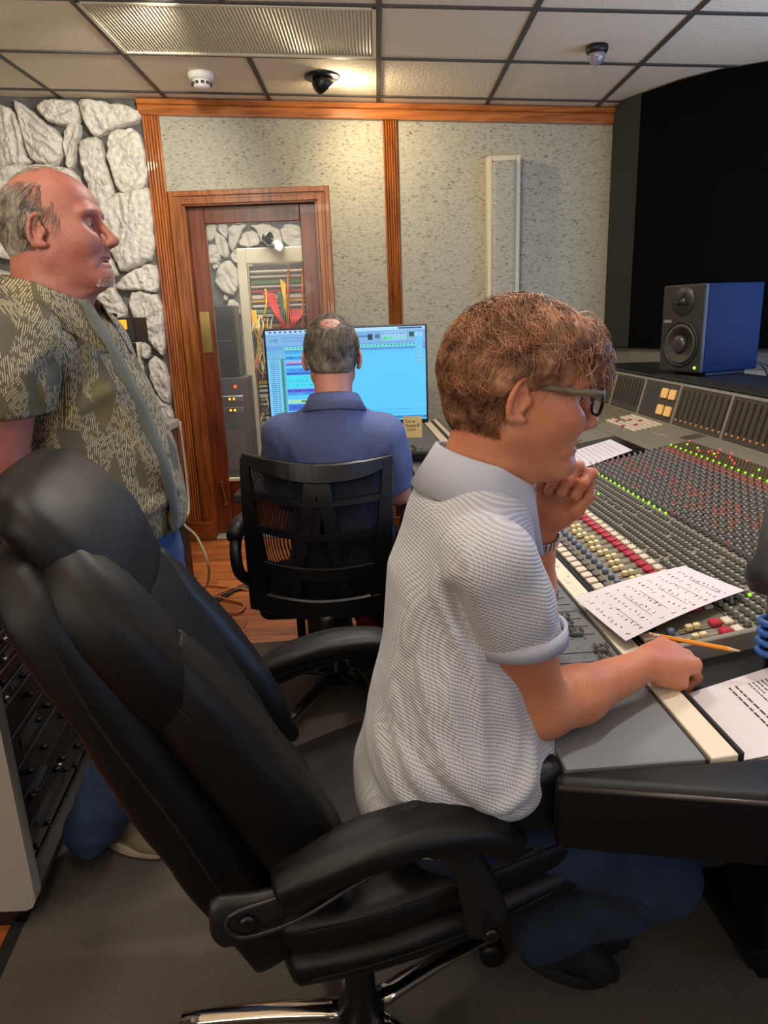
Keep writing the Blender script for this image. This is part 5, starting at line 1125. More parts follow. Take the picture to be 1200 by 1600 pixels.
class Head:
    def __init__(s, pos, yaw, pitch=0, roll=0, sc=1., neck=None, fat=1.):
        # local axes: f forward, l left, z up; origin = chin level under the ear
        R_ = Matrix.Rotation(yaw, 3, 'Z') @ Matrix.Rotation(pitch, 3, 'Y') @ Matrix.Rotation(roll, 3, 'X')
        s.A = np.array(R_); s.sc = sc; s.fat = fat; ear = np.array([0, 0, .108])*sc; s.o = np.array(pos)-s.A@ear   # pos = point midway between the ears
    def w(s, f, l, z): return s.o+s.A@(np.array([f, l, z])*s.sc)
    tab = np.array([[-.012, .050, .01, .018], [-.004, .074, .02, .030], [.006, .084, .03, .038], [.02, .088, .045, .042], [.035, .086, .056, .048], [.05, .085, .064, .053], [.07, .085, .075, .060], [.09, .086, .086, .067], [.11, .087, .093, .073], [.13, .088, .098, .075], [.15, .092, .101, .077], [.17, .090, .100, .076], [.19, .081, .094, .071], [.205, .069, .084, .063], [.22, .050, .066, .049], [.23, .030, .045, .033], [.237, .008, .02, .012]])
    def build(s, h, neck_to, neck_r, mouth=0, lo_extra=.12, nose=1., chin=1., brow=1., jowl=0, beard=False):
        c = s.w(0, 0, .1); vx = Vox(c-np.array([.15, .15, .17+lo_extra]), c+np.array([.17, .15, .17]), h); sl, G = vx.blk(c-1, c+1)
        q = [(G[i]-s.o[i])/s.sc for i in range(3)]; f = s.A[0, 0]*q[0]+s.A[1, 0]*q[1]+s.A[2, 0]*q[2]; l = s.A[0, 1]*q[0]+s.A[1, 1]*q[1]+s.A[2, 1]*q[2]; z = s.A[0, 2]*q[0]+s.A[1, 2]*q[1]+s.A[2, 2]*q[2]
        T = s.tab; zt = np.linspace(T[0, 0], T[-1, 0], 200); sm = lambda col: np.convolve(np.pad(np.interp(zt, T[:, 0], T[:, col]), 6, 'edge'), np.ones(13)/13, 'valid')
        yf, yb, ww = sm(1), sm(2), sm(3)*s.fat; zc = np.clip(z, zt[0], zt[-1]); YF, YB_, WW = np.interp(zc, zt, yf), np.interp(zc, zt, yb), np.interp(zc, zt, ww)
        ext = np.where(f > 0, YF, YB_); g = ((np.abs(f)/ext)**2.25+(np.abs(l)/WW)**2.25)**(1/2.25)
        d = (g-1)*np.minimum(WW, ext)*.8; d = np.maximum(d, np.maximum(z-.2365, -.010-z)); vx.D[:] = d*s.sc
        S_ = s.sc; E = lambda f_2, l_, z_, r, k=.01, sub=False, rot=None: vx.ell(s.w(f_2, l_, z_), np.array(r)*S_, (s.A @ (np.eye(3) if rot is None else rot)).T, k*S_, sub)
        Cn = lambda a, b, ra, rb, k=.01: vx.cone(s.w(*a), s.w(*b), ra*S_, rb*S_, k*S_)
        for sd in (-1, 1):
            Cn((.0, sd*.053*s.fat, .055), (.066, sd*.019, .012), .012+jowl, .014+jowl, .03); E(.052, sd*.044, .085, (.030, .020, .024), .04)
            E(.079, sd*.029, .140, (.011, .026, .009*brow), .022); E(.094, sd*.032, .118, (.017, .017, .0115), .020, True)
            vx.ell(s.w(.0700, sd*.031, .1185), [.0148*S_]*3, None, .004); E(.0850, sd*.032, .1175, (.0065, .0108, .0036), .001, True)
            Cn((.083, sd*.016, .060), (.072, sd*.036, .038), .006, .006, .014)
        Cn((.088, 0, .128), (.112*nose, 0, .088), .0075, .010, .010); E(.110*nose, 0, .082, (.0125, .0115, .010), .008)
        for sd in (-1, 1): E(.101, sd*.0125, .078, (.0115, .0075, .008), .006); E(.106, sd*.008, .0715, (.006, .0035, .003), .002, True)
        E(.090, 0, .066, (.008, .012, .010), .012); E(.0905, 0, .054, (.0085, .024, .0058), .006); E(.0885, 0, .040-mouth, (.0095, .021, .007), .006); E(.094, 0, .0475-mouth*.4, (.014, .020, .0016+mouth*.5), .002, True)
        E(.078*chin, 0, .014, (.020, .024, .017), .016)
        for sd in (-1, 1):
            # ear: rim, lobe, concha
            ce = np.array([-.006, sd*.0755*s.fat, .108]); ang = np.linspace(-.5*pi, 1.15*pi, 12); pts = []
            for a in ang: pts.append((ce[0]-.006+(-.013*cos(a) if False else .015*cos(pi-a)*1)-(.10*.0), ce[1]+sd*(.010+.006*(cos(pi-a) < 0)), ce[2]+.030*sin(a)))
            pts = [(ce[0]-.004-.015*sin(t_)*1.0+.006*cos(t_), ce[1]+sd*(.006+.010*max(0, sin(t_))), ce[2]+.030*cos(t_)) for t_ in np.linspace(-.35, 2.9, 12)]
            for a, b in zip(pts[:-1], pts[1:]): Cn(a, b, .0040, .0040, .003)
            E(ce[0]-.006, ce[1]+sd*.006, ce[2]+.0, (.013, .0055, .027), .005); Cn(pts[-1], (ce[0]+.004, ce[1]+sd*.004, ce[2]-.030), .0055, .005, .005)
            E(ce[0]-.003, ce[1]+sd*.012, ce[2]-.002, (.0075, .006, .013), .003, True); E(ce[0]-.004, ce[1]+sd*.013, ce[2]+.016, (.007, .004, .005), .003, True); E(ce[0]+.008, ce[1]+sd*.005, ce[2]-.004, (.004, .005, .007), .004)
        nk = s.w(-.022, 0, .055); vx.cone(nk, neck_to, neck_r*.92, neck_r, .03); vx.cone(s.w(-.045, 0, .075), np.array(neck_to)-s.A@np.array([.03, 0, 0]), neck_r*.75, neck_r*.85, .03)
        vx.cone(s.w(.012, 0, .022), np.array(neck_to)+s.A@np.array([.028, 0, .01]), neck_r*.5+jowl, neck_r*.6, .04)
        V, Fq = vx.mesh(); return relax(V, Fq, 1, .4), Fq
    def extras(s, par, skinm, brow_m):
        for sd in (-1, 1):
            MB().lathe([(.0001, -.0128*s.sc)]+[(.0128*s.sc*cos(t_), .0128*s.sc*sin(t_)) for t_ in np.linspace(-1.3, 1.3, 9)]+[(.0001, .0128*s.sc)], s.w(.0708, sd*.031, .1180), tuple(s.A[:, 0]), 16).build('eyeball', eyew, par, smooth=True)
            MB().lathe([(.0001, .0), (.0058*s.sc, .0), (.005*s.sc, .002), (.0001, .0022)], s.w(.0708+.0122, sd*.031, .1180), tuple(s.A[:, 0]), 14).build('iris', iris, par, smooth=True)
        mb = MB(); rr = random.Random(1)
        for sd in (-1, 1):
            for k in range(46): a = rr.random(); p0 = s.w(.093-.018*a*a+.0, sd*(.012+.036*a), .139+.008*sin(a*pi)+rr.uniform(-.003, .003)); p1 = p0+s.A@np.array([-.0015*a, sd*.008, .0015])*s.sc; mb.tube([p0-s.A[:, 0]*.001, (p0+p1)/2+s.A[:, 0]*.002, p1], [.0006, .0005, .0002], 3, caps=False)
        mb.build('eyebrows', brow_m, par)
        mb = MB(); mb.tube(bez([s.w(.078, -.026, .0475), s.w(.0885, -.016, .0472), s.w(.0925, 0, .0468), s.w(.0885, .016, .0472), s.w(.078, .026, .0475)], 6), .0032*s.sc, 6); mb.build('lips', lipm, par, smooth=True)
def strands(s, n, root, flow, length, lift, r, seed, seg=5, jit=.25, rad=(.104, .081, .108), cen=(-.006, 0, .13)):
    # hair strands combed over the skull ellipsoid in local head units
    rr = np.random.RandomState(seed); rad = np.array(rad); cen = np.array(cen); mb = MB(); made = 0
    while made < n:
        d = rr.normal(size=3); d /= np.linalg.norm(d)
        if not root(*(cen+d*rad), rr): continue
        made += 1; p = cen+d*rad*.98; pts = []; L_ = length*rr.uniform(.6, 1.15); j = rr.normal(size=3)*jit; lf = lift*rr.uniform(.5, 1.3)
        for k in range(seg+1):
            e = (p-cen)/rad; e /= np.linalg.norm(e); q = cen+e*rad*(1+lf*sin(min(1, k/seg*1.3)*pi/2)+.0); pts.append(s.w(*q))
            nrm = e/rad; nrm /= np.linalg.norm(nrm); fd = np.array(flow(*p), float)+j; fd -= nrm*(fd@nrm); fd /= np.linalg.norm(fd)+1e-9; p = p+fd*L_/seg; j += rr.normal(size=3)*jit*.35
        mb.tube(pts, [r, r, r*.9, r*.75, r*.5, r*.15][:seg+1], 3, caps=False)
    return mb

def hand(vx, W0, d, n_, side, curls, thumb, sc=1., k=.008, spread=.0):
    """W0 wrist, d towards knuckles, n_ out of the back, side=+1 thumb on (n x d) side; curls per finger (mcp,pip,dip)"""
    d = np.array(d, float); d /= np.linalg.norm(d); n_ = np.array(n_, float); n_ -= d*np.dot(n_, d); n_ /= np.linalg.norm(n_); s_ = np.cross(n_, d)*side; W0 = np.array(W0, float)
    off = [.031, .010, -.011, -.030]; ln = [(.044, .027, .021), (.049, .030, .022), (.045, .028, .021), (.036, .021, .019)]; kd = [.086, .090, .085, .077]; rad = [.0098, .0100, .0095, .0085]; tips = []
    for i in range(4):
        m = W0+(d*kd[i]+s_*off[i])*sc+n_*.002; vx.cone(W0+s_*off[i]*.45*sc+d*.008, m-n_*.001, .0165*sc, .0118*sc, .011); vx.ell(m+n_*.0035+d*.002, [.0098*sc]*3, None, .006); vx.cone(W0+s_*off[i]*.5*sc+d*.03+n_*.0125, m+n_*.006, .0035, .0035, .007)
        a = 0; p = m; r = rad[i]*sc*1.08
        for j in range(3):
            a += curls[i][j]; dr = d*cos(a)-n_*sin(a)+s_*spread*(1.5-i)*.3; dr /= np.linalg.norm(dr); q = p+dr*ln[i][j]*sc; vx.cone(p, q, r, r*.90, .004 if j else .008); vx.ell(q, [r*.98]*3, None, .004); p = q; r *= .90
        tips.append(p)
    vx.cone(W0+d*.03*sc-n_*.006, W0+d*.07*sc-n_*.004, .020*sc, .017*sc, .02, flat=(s_, 1.7))
    # thumb: thenar + two phalanges; thumb = list of three points offsets (d,s,n)
    P = [W0+(d*a+s_*b+n_*c)*sc for a, b, c in thumb]; vx.cone(P[0], P[1], .0185*sc, .0135*sc, .014); vx.cone(P[1], P[2], .0118*sc, .0108*sc, .006); vx.cone(P[2], P[3], .0108*sc, .0085*sc, .004); return tips, s_

def person(label, loc): return thing('person', label, 'person', loc)

# ============================ MAN AT THE CONSOLE (light knit polo)
m2 = person('seated man in a pale knit polo shirt and glasses writing at the console', (.1, 1.03, .01))
SH = W(768, 868, .90); EL = W(850, 1108, .935); WR = W(1010, 1046, 1.06); WR[2] = max(WR[2], .853)
SHl = np.array([SH[0]+.015, 1.235, SH[2]+.0]); ELl = np.array([.265, 1.25, .865]); WRl = W(846, 818, 1.155)
hd2 = Head(W(833, 626, .995)+np.array([-.004, .078, -.002]), radians(-3), radians(9), radians(-3), 1.0)
neckb = np.array([.150, 1.065, 1.155])
Vh, Fh = hd2.build(.0024, neckb, .052)
vx = Vox((.05, .82, .72), (.75, 1.42, 1.25), .0030)
vx.path([SH, SH+(EL-SH)*.5, EL], [.050, .046, .038], .03); vx.path([EL, EL+(WR-EL)*.3, WR], [.038, .041, .026], .025); vx.ell(EL+np.array([-.012, -.004, -.012]), [.026]*3, None, .02)
vx.path([SHl, ELl], [.050, .040], .03); vx.path([ELl, ELl+(WRl-ELl)*.35, WRl], [.039, .040, .027], .025, flat=None)
dR = np.array([.80, .52, -.10]); nR = np.array([-.22, -.42, .88])
tR, sR = hand(vx, WR, dR, nR, -1, [(radians(50), radians(75), radians(35)), (radians(62), radians(82), radians(40)), (radians(70), radians(85), radians(45)), (radians(72), radians(85), radians(45))], [(.022, .014, -.014), (.050, .038, -.020), (.066, .030, -.040), (.070, .010, -.052)], 1.0)
dL = np.array([.50, -.02, .86]); nL = np.array([.42, .84, -.22])
tL, sL = hand(vx, WRl, dL, nL, 1, [(radians(48), radians(88), radians(50)), (radians(60), radians(92), radians(50)), (radians(66), radians(92), radians(50)), (radians(70), radians(90), radians(50))], [(.022, .018, -.012), (.050, .040, -.020), (.082, .044, -.020), (.106, .030, -.014)], 1.0)
Va, Fa = vx.mesh(); Va = relax(Va, Fa, 1, .35)
# hidden trunk and legs, coarse, so the figure is one body inside the clothes
vx = Vox((-.15, .72, .0), (.62, 1.42, 1.25), .011)
PE = np.array([.085, 1.03, .70]); AB = np.array([.075, 1.035, .86]); CHs = np.array([.105, 1.055, 1.03]); UP = np.array([.140, 1.065, 1.12])
vx.path([PE+(.02, 0, 0), AB+(.03, 0, 0), CHs+(.01, 0, 0), UP], [.085, .075, .08, .06], .05, flat=((0, 1, 0), 1.25)); vx.cone(SH, SHl, .045, .045, .05); vx.cone(UP, neckb, .05, .05, .03)
HR, HL = np.array([.12, 1.02, .69]), np.array([.12, 1.16, .69]); KR, KL = W(1022, 1362, 1.05), np.array([.55, 1.22, .50]); AR, AL = np.array([.28, 1.16, .20]), np.array([.34, 1.30, .16])
for h_, k_, a_ in ((HR, KR, AR), (HL, KL, AL)): vx.path([h_, k_, a_], [.075, .052, .04], .04)
Vt, Ft = vx.mesh()
qmesh('body', [(Vh, Fh), (Va, Fa), (Vt, Ft)], skin2, m2); hd2.extras(m2, skin2, hair2)
# jeans
vx = Vox((-.12, .74, .03), (.66, 1.36, .86), .007)
vx.path([PE+(0, 0, .05), PE+(.01, 0, -.03)], [.115, .125], .05, flat=((0, 1, 0), 1.35))
for h_, k_, a_ in ((HR, KR, AR), (HL, KL, AL)): vx.path([h_, h_+(k_-h_)*.5, k_], [.098, .086, .072], .04); vx.path([k_, k_+(a_-k_)*.3, a_], [.068, .062, .052], .04)
V, Fq = vx.mesh(); V = relax(V, Fq, 2); Nn = normals(V, Fq); V += Nn*(nz(V, 38, 3)*.003)[:, None]
fl2 = [([KR+(-.12, -.08, .05), KR+(-.05, -.08, .02), KR+(-.0, -.07, -.02)], .012, .007), ([KR+(-.14, -.08, .02), KR+(-.07, -.085, -.01), KR+(-.02, -.07, -.04)], .012, .006), ([HR+(.02, -.1, .07), HR+(.06, -.1, .03), HR+(.05, -.1, -.03)], .012, .008), ([HR+(.08, -.09, .07), HR+(.10, -.09, .02), HR+(.08, -.09, -.04)], .010, .007)]
V = folds(V, Nn, fl2); qmesh('jeans', [(V, Fq)], den, m2)
def shoe(par, heel, toe, m_up, m_sole, w_=.05, nm='shoe', h=.09):
    heel, toe = np.array(heel, float), np.array(toe, float); d = toe-heel; L_ = np.linalg.norm(d); d /= L_; up = np.array([0, 0, 1.]); up -= d*(up@d); up /= np.linalg.norm(up); s_ = np.cross(up, d)
    vx = Vox(np.minimum(heel, toe)-.12, np.maximum(heel, toe)+.14, .005); P = lambda a, b, c: heel+d*L_*a+s_*b+up*c
    vx.cone(P(.14, 0, .045), P(.75, 0, .035), .040, .038, .03, flat=(s_, 1.05)); vx.cone(P(.7, 0, .030), P(.93, 0, .025), .036, .026, .02, flat=(s_, 1.25)); vx.cone(P(.16, 0, .05), P(.2, 0, h), .040, .038, .03); vx.cone(P(.25, 0, .07), P(.55, 0, .055), .03, .03, .03)
    vx.cut(P(.5, 0, .018), -up); V, Fq = vx.mesh(); up_o = qmesh(nm, [(relax(V, Fq, 1), Fq)], m_up, par)
    out_ = []; n = 28
    for k in range(n): a = 2*pi*k/n; fx = .5-.5*cos(a); wd = w_*(.72+.28*sin(fx*pi*.9+.4))*(abs(sin(a))**.75)*(1 if sin(a) > 0 else -1); out_.append((fx, wd))
    mb = MB(); rg_ = [[P(fx*sc_+.5*(1-sc_), wd*sc_, z_+(.012*max(0, fx-.75)*4*0)) for fx, wd in out_] for sc_, z_ in ((.96, .0), (1.0, .006), (1.01, .018), (.98, .026))]
    mb.add([p for r_2 in rg_ for p in r_2], [(i*n+j, i*n+(j+1) % n, (i+1)*n+(j+1) % n, (i+1)*n+j) for i in range(3) for j in range(n)]+[tuple(range(n-1, -1, -1)), tuple(3*n+j for j in range(n))]); mb.build('sole', m_sole, up_o, smooth=False)
    return up_o
blks = mat('shoe_black', rgb(24, 24, 26), .6)
shoe(m2, (.24, 1.15, .16), (.44, 1.20, .035), blks, mat('sole_black', rgb(16, 16, 16), .7)); shoe(m2, (.27, 1.24, .12), (.50, 1.30, .014), blks, bpy.data.materials['sole_black'])
# polo shirt
vx = Vox((-.16, .76, .58), (.42, 1.40, 1.28), .0048)
fy = (0, 1, 0)
vx.path([W(672, 1205, 1.03)+(.0, 0, 0), np.array([.103, 1.035, .80]), np.array([.114, 1.04, .90]), np.array([.122, 1.055, 1.02]), np.array([.138, 1.065, 1.09])], [.128, .128, .114, .110, .084], .05, flat=(fy, 1.36))
vx.cone(SH+(-.012, .035, .002), SHl+(0, -.03, .004), .056, .056, .05); vx.cone((.128, 1.07, 1.12), neckb+(.0, 0, -.008), .086, .062, .05)
vx.ell(W(785, 1170, .98), [.075, .13, .07], None, .06)
vx.cut((.08, 1.03, .655), (-.02, 0, -1)); vx.cut(hd2.w(-.01, 0, -.022)+(.0, 0, .0), (.45, 0, 1), .12)
V0, F0 = vx.mesh()
vx = Vox((-.06, .74, .78), (.46, 1.40, 1.26), .0044)
vx.path([SH+(-.018, .03, -.004), SH+(.000, .0, -.012), SH+(EL-SH)*.30, SH+(EL-SH)*.9], [.052, .0565, .058, .060], .03); vx.path([SHl+(-.01, 0, .0), SHl+(ELl-SHl)*.4, SHl+(ELl-SHl)*.9], [.066, .066, .066], .03)
cR = SH+(EL-SH)*.53; ax_ = np.array([.10, .0, -1.]); ax_ /= np.linalg.norm(ax_); vx.cut(cR, ax_, .15); vx.cone(cR-ax_*.035, cR+ax_*.05, .053, .053, 0, sub=True)
cL = SHl+(ELl-SHl)*.62; ax2 = (ELl-SHl)/np.linalg.norm(ELl-SHl); vx.cut(cL, ax2, .12)
V1, F1 = vx.mesh(); V, Fq = np.concatenate([V0, V1]), np.concatenate([F0, F1+len(V0)]); V = relax(V, Fq, 2); Nn = normals(V, Fq)
Pq = lambda x, y, Y=.90: W(x, y, Y)
msk = np.clip((1.12-V[:, 2])/.3, 0, 1); V += Nn*(nz(V, 17, 5)*.004*msk)[:, None]
fl3 = [([Pq(690, 900), Pq(655, 1000), Pq(668, 1100), Pq(720, 1190), Pq(800, 1230)], .016, .011), ([Pq(640, 960), Pq(618, 1080), Pq(640, 1180), Pq(700, 1240)], .015, .009), ([Pq(715, 990), Pq(700, 1080), Pq(725, 1150), Pq(770, 1205)], .013, .009), ([Pq(600, 1090), Pq(595, 1160), Pq(630, 1225), Pq(700, 1245), Pq(770, 1215)], .014, .012), ([Pq(570, 1150), Pq(590, 1215), Pq(650, 1262)], .014, .008),
       ([Pq(700, 880), Pq(690, 930), Pq(720, 1000), Pq(745, 1060)], .012, .010), ([Pq(740, 1010), Pq(745, 1080), Pq(750, 1180)], .010, .006), ([Pq(780, 1060), Pq(800, 1120), Pq(790, 1180)], .013, .007), ([Pq(825, 1130), Pq(815, 1185), Pq(770, 1220)], .014, .010), ([Pq(620, 1130), Pq(660, 1175), Pq(740, 1225), Pq(810, 1215)], .008, -.007), ([Pq(668, 960), Pq(650, 1060), Pq(690, 1140)], .008, -.006),
       ([Pq(720, 850, .86), Pq(740, 900, .85), Pq(760, 990, .85)], .014, .004), ([Pq(855, 900, .86), Pq(850, 950, .86), Pq(862, 995, .86)], .012, .005), ([Pq(705, 895), Pq(715, 950), Pq(735, 1005)], .007, -.009)]
V = folds(V, Nn, [(a, b*.9, c*.95) for a, b, c in fl3], True); qmesh('polo_shirt', [(V, Fq)], wm, m2)
# cuff band, collar
def band(nm, c, ax, r1, r2, wd, m_, par, th=.004, n=40, flat=None):
    c = np.array(c, float); ax = np.array(ax, float); ax /= np.linalg.norm(ax); a = np.cross(ax, [0, 1, 0]); a /= np.linalg.norm(a); b = np.cross(ax, a); rings = []
    for (h_, dr) in ((0, 0), (0, th), (wd, th), (wd, 0), (wd, -th*.3), (0, -th*.3)): rings.append([c+ax*h_+a*(r1+dr)*cos(2*pi*k/n)+b*(r2+dr)*sin(2*pi*k/n) for k in range(n)])
    rings.append(rings[0]); return loft(nm, rings, m_, par, closed_caps=False)
def collar(nm, c, upv, fwd, r_l, r_f, h_, m_, par, spread=.02, drop=.045, open_=.5, th=.003, n=56):
    c = np.array(c, float); up = np.array(upv, float); up /= np.linalg.norm(up); fw = np.array(fwd, float); fw -= up*(fw@up); fw /= np.linalg.norm(fw); lf = np.cross(up, fw); rings = []
    for k in range(n+1):
        a = open_+(2*pi-2*open_)*k/n; rd = fw*cos(a)*r_f+lf*sin(a)*r_l; ru = rd/np.linalg.norm(rd); fr = max(0, cos(a)); pt = max(0, 1-abs(min(a, 2*pi-a)-open_)/.5); base_ = c+rd-up*.022*fr
        o_ = base_-up*(.012); top = base_+up*h_-rd*.05; fold = top+ru*(.007); low = base_-up*(drop*(.62+.5*pt))+ru*(spread+.012*pt)+fw*.018*pt; q = ru*th
        rings.append([o_, top-q*0, top+up*.003+ru*.003, fold, low, low-up*.001-q, fold-q*1.2-up*.002, top-up*.004+q*.2])
    return loft(nm, rings, m_, par)
band('cuff', cR-ax_*.022, ax_, .0625, .0625, .024, rib, m2)
colr = collar('collar', hd2.w(-.03, 0, -.018)*.5+neckb*.5+np.array([-.004, 0, .012]), (.30, 0, .95), (.95, .1, -.1), .073, .080, .030, rib, m2, drop=.06, spread=.022)
# hair of the seated man: mass plus strands
def hairmass(s, ells, h, cuts, seed, amp, fr, m_, par, nm='hair', relaxn=1):
    c = s.w(0, 0, .13); vx = Vox(c-.18, c+.18, h)
    for cc, r, k in ells: vx.ell(s.w(*cc), np.array(r)*s.sc, s.A.T, k)
    for cc, r, k in cuts: vx.ell(s.w(*cc), np.array(r)*s.sc, s.A.T, k, True)
    V, Fq = vx.mesh(); Nn = normals(V, Fq); L = ((V-s.o)@s.A)/s.sc
    V += Nn*(amp*nz(L*np.array(fr), 1., seed))[:, None]; V = relax(V, Fq, relaxn, .4); return V, Fq
Vm, Fm = hairmass(hd2, [((-.012, 0, .150), (.114, .091, .100), .02), ((.052, 0, .195), (.056, .062, .034), .03), ((.085, .015, .175), (.034, .040, .030), .02), ((-.064, 0, .078), (.040, .060, .060), .02), ((-.02, 0, .12), (.05, .083, .04), .02)], .004,
 [((.100, 0, .095), (.062, .12, .066), .012), ((.03, -.085, .07), (.062, .034, .056), .012), ((.03, .085, .07), (.062, .034, .056), .012), ((-.005, 0, .03), (.2, .2, .034), .01), ((-.008, -.09, .10), (.021, .020, .034), .006), ((-.008, .09, .10), (.021, .020, .034), .006)], 4, .0045, (110, 60, 60), hair2, m2)
hm2 = qmesh('hair', [(Vm, Fm)], hair2, m2)
rt2 = lambda f, l, z, r: z > .05 and not (f > .045 and z < .172) and not (z < .095 and f > -.035) and not (-.034 < f < .065 and z < .158 and abs(l) > .045)
def fl_h2(f, l, z):
    if z > .16: return (.9 if f > .02 else -.15, -.9 if l < .0 else .6, -.35)
    return (-.45 if f < .03 else .3, 0, -1)
mb = strands(hd2, 3300, rt2, fl_h2, .055, .05, .00065, 3, rad=(.117, .093, .106), cen=(-.008, 0, .148), jit=.45); mb.build('hair_strands', hair2, hm2, recalc=False)
mb = strands(hd2, 420, lambda f, l, z, r: f > .055 and z > .165, lambda f, l, z: (1, -.2, -.35), .065, .14, .0006, 5, rad=(.117, .09, .106), cen=(-.004, 0, .148), jit=.5); mb.build('hair_strands', hair2, hm2, recalc=False)
mb = strands(hd2, 1100, lambda f, l, z, r: f < -.03 and .045 < z < .12, lambda f, l, z: (-.2, 0, -1), .034, .03, .0006, 6, rad=(.112, .080, .120), cen=(-.006, 0, .126), jit=.45); mb.build('hair_strands', hair2, hm2, recalc=False)
# glasses
gl_t = bpy.data.objects.new('glasses', None); COL.objects.link(gl_t); gl_t.parent = m2; gl_t.matrix_parent_inverse = parent_inv(m2)
gfr = mat('frame_black', rgb(14, 13, 14), .25); gar = mat('temple_taupe', rgb(112, 98, 74), .4)
for sd in (-1, 1):
    pts = [hd2.w(.108+.004*0-abs(yq)*.0, sd*(.034+.026*cx_), .116+.019*cz_) for cx_, cz_, yq in [(cos(t_)*(1 if abs(cos(t_)) < .8 else 1), max(-1, min(1, 1.25*sin(t_))), 0) for t_ in np.linspace(0, 2*pi, 25)]]
    MB().tube(pts, .0024, 6, caps=False).build('rim', gfr, gl_t, smooth=True)
    MB().prism([(sd*(.034+.024*cos(t_)), .116+.017*max(-1, min(1, 1.25*sin(t_)))) for t_ in np.linspace(0, 2*pi, 24, endpoint=False)], .1075, .1085, lambda p: tuple(hd2.w(p[2], p[0], p[1]))).build('lens', glass, gl_t)
    mb = MB(); rings = []
    for f_3, z_3, hh in ((.107, .128, .004), (.09, .127, .0052), (.05, .126, .0052), (.01, .128, .004), (-.012, .122, .003)):
        l_3 = sd*(.063 if f_3 > .1 else (.070 if f_3 > .06 else .0765)); rings.append([hd2.w(f_3, l_3+sd*a, z_3+b) for a, b in ((0, -hh), (.0028, -hh), (.0028, hh), (0, hh))])
    loft('temple', rings, gar, gl_t)
MB().tube([hd2.w(.109, -.010, .122), hd2.w(.112, 0, .126), hd2.w(.109, .010, .122)], .0022, 6).build('bridge', gfr, gl_t, smooth=True)
# watch and ring
axw = (WRl-ELl)/np.linalg.norm(WRl-ELl); wc_ = WRl-axw*.028
wa = bpy.data.objects.new('wristwatch', None); COL.objects.link(wa); wa.parent = m2; wa.matrix_parent_inverse = parent_inv(m2)
e1 = np.cross(axw, [1, 0, 0]); e1 /= np.linalg.norm(e1); e2 = np.cross(axw, e1)
for k in range(26):
    a = 2*pi*k/26; c_ = wc_+(e1*cos(a)+e2*sin(a))*.0325; tn = -e1*sin(a)+e2*cos(a); rd = e1*cos(a)+e2*sin(a)
    MB().box(-.0034, .0034, -.0015, .0022, -.009, .009, T=lambda p: tuple(c_+tn*p[0]+rd*p[1]+axw*p[2]), ch=.0008).build('link', steel, wa)
wd_ = np.array([.75, .6, .1]); wd_ -= axw*(wd_@axw); wd_ /= np.linalg.norm(wd_); MB().lathe([(.017, 0), (.018, .004), (.015, .008)], wc_+wd_*.032, tuple(wd_), 20).build('watch_case', blkm, wa, smooth=True)
kn = WRl+(np.array(dL)/np.linalg.norm(dL))*.085
# ring around the ring finger's first bone
def ringof(W0, d, n_, side, i, curl, m_, par):
    d = np.array(d, float); d /= np.linalg.norm(d); n_ = np.array(n_, float); n_ -= d*np.dot(n_, d); n_ /= np.linalg.norm(n_); s_ = np.cross(n_, d)*side; m = W0+d*.085+s_*(-.011)+n_*.002; dr = d*cos(curl)-n_*sin(curl); q = m+dr*.026; u1 = s_; u2 = np.cross(dr, s_)
    pts = [q+(u1*cos(t_)+u2*sin(t_))*.0112 for t_ in np.linspace(0, 2*pi, 20)]; MB().tube(pts, .0014, 6, caps=False).build('ring', steel, par, smooth=True)
ringof(WRl, dL, nL, 1, 2, radians(66), steel, m2)
# pencil held in the writing hand
pa, pb = W(1014, 991, 1.165), W(1160, 1018, 1.10); dp = (pb-pa)/np.linalg.norm(pb-pa); Lp = np.linalg.norm(pb-pa)
pc = thing('pencil', 'sharpened orange pencil held in the writing hand of the seated man', 'pencil', tuple((pa+pb)/2))
MB().lathe([(.0038, .018), (.0038, Lp-.022)], pa, tuple(dp), 6).build('shaft', mat('pencil_orange', rgb(238, 150, 40), .4), pc); MB().lathe([(.0038, Lp-.022), (.0012, Lp-.004)], pa, tuple(dp), 12).build('sharpened_wood', mat('pencil_wood', rgb(222, 178, 130), .7), pc)
MB().lathe([(.0012, Lp-.004), (.0003, Lp)], pa, tuple(dp), 8).build('lead', ink, pc); MB().lathe([(.004, .008), (.004, .018)], pa, tuple(dp), 12).build('ferrule', steel, pc); MB().lathe([(.0036, .0), (.0038, .008)], pa, tuple(dp), 12).build('eraser', mat('eraser', rgb(206, 140, 110), .7), pc, smooth=True)

# ============================ STANDING MAN
m1 = person('standing balding man in an olive patterned shirt beside the stone wall', (-.82, 1.64, .008))
hd1 = Head(W(52, 356, 1.45)+np.array([.010, .084, -.002]), radians(4), radians(-3), 0, .935, fat=1.06)
nb1 = hd1.w(-.045, 0, -.060)
S1, E1, H1 = W(22, 530, 1.385), W(-2, 725, 1.36), W(75, 850, 1.45); S1l = S1+np.array([-.17, .36, 0]); E1l = S1l+np.array([.03, .05, -.30])
Vh, Fh = hd1.build(.0026, nb1+(.0, 0, -.03), .066, mouth=.005, jowl=.003, nose=1.02, chin=.96, lo_extra=.14)
vx = Vox((-1.3, 1.2, .6), (-.4, 2.1, 1.62), .0045)
vx.path([S1, E1], [.058, .050], .03); vx.path([E1, E1+(H1-E1)*.3, H1], [.048, .046, .030], .03); vx.path([S1l, E1l], [.056, .046], .03); HL1 = E1l+np.array([.04, 0, -.24]); vx.path([E1l, HL1], [.045, .03], .03)
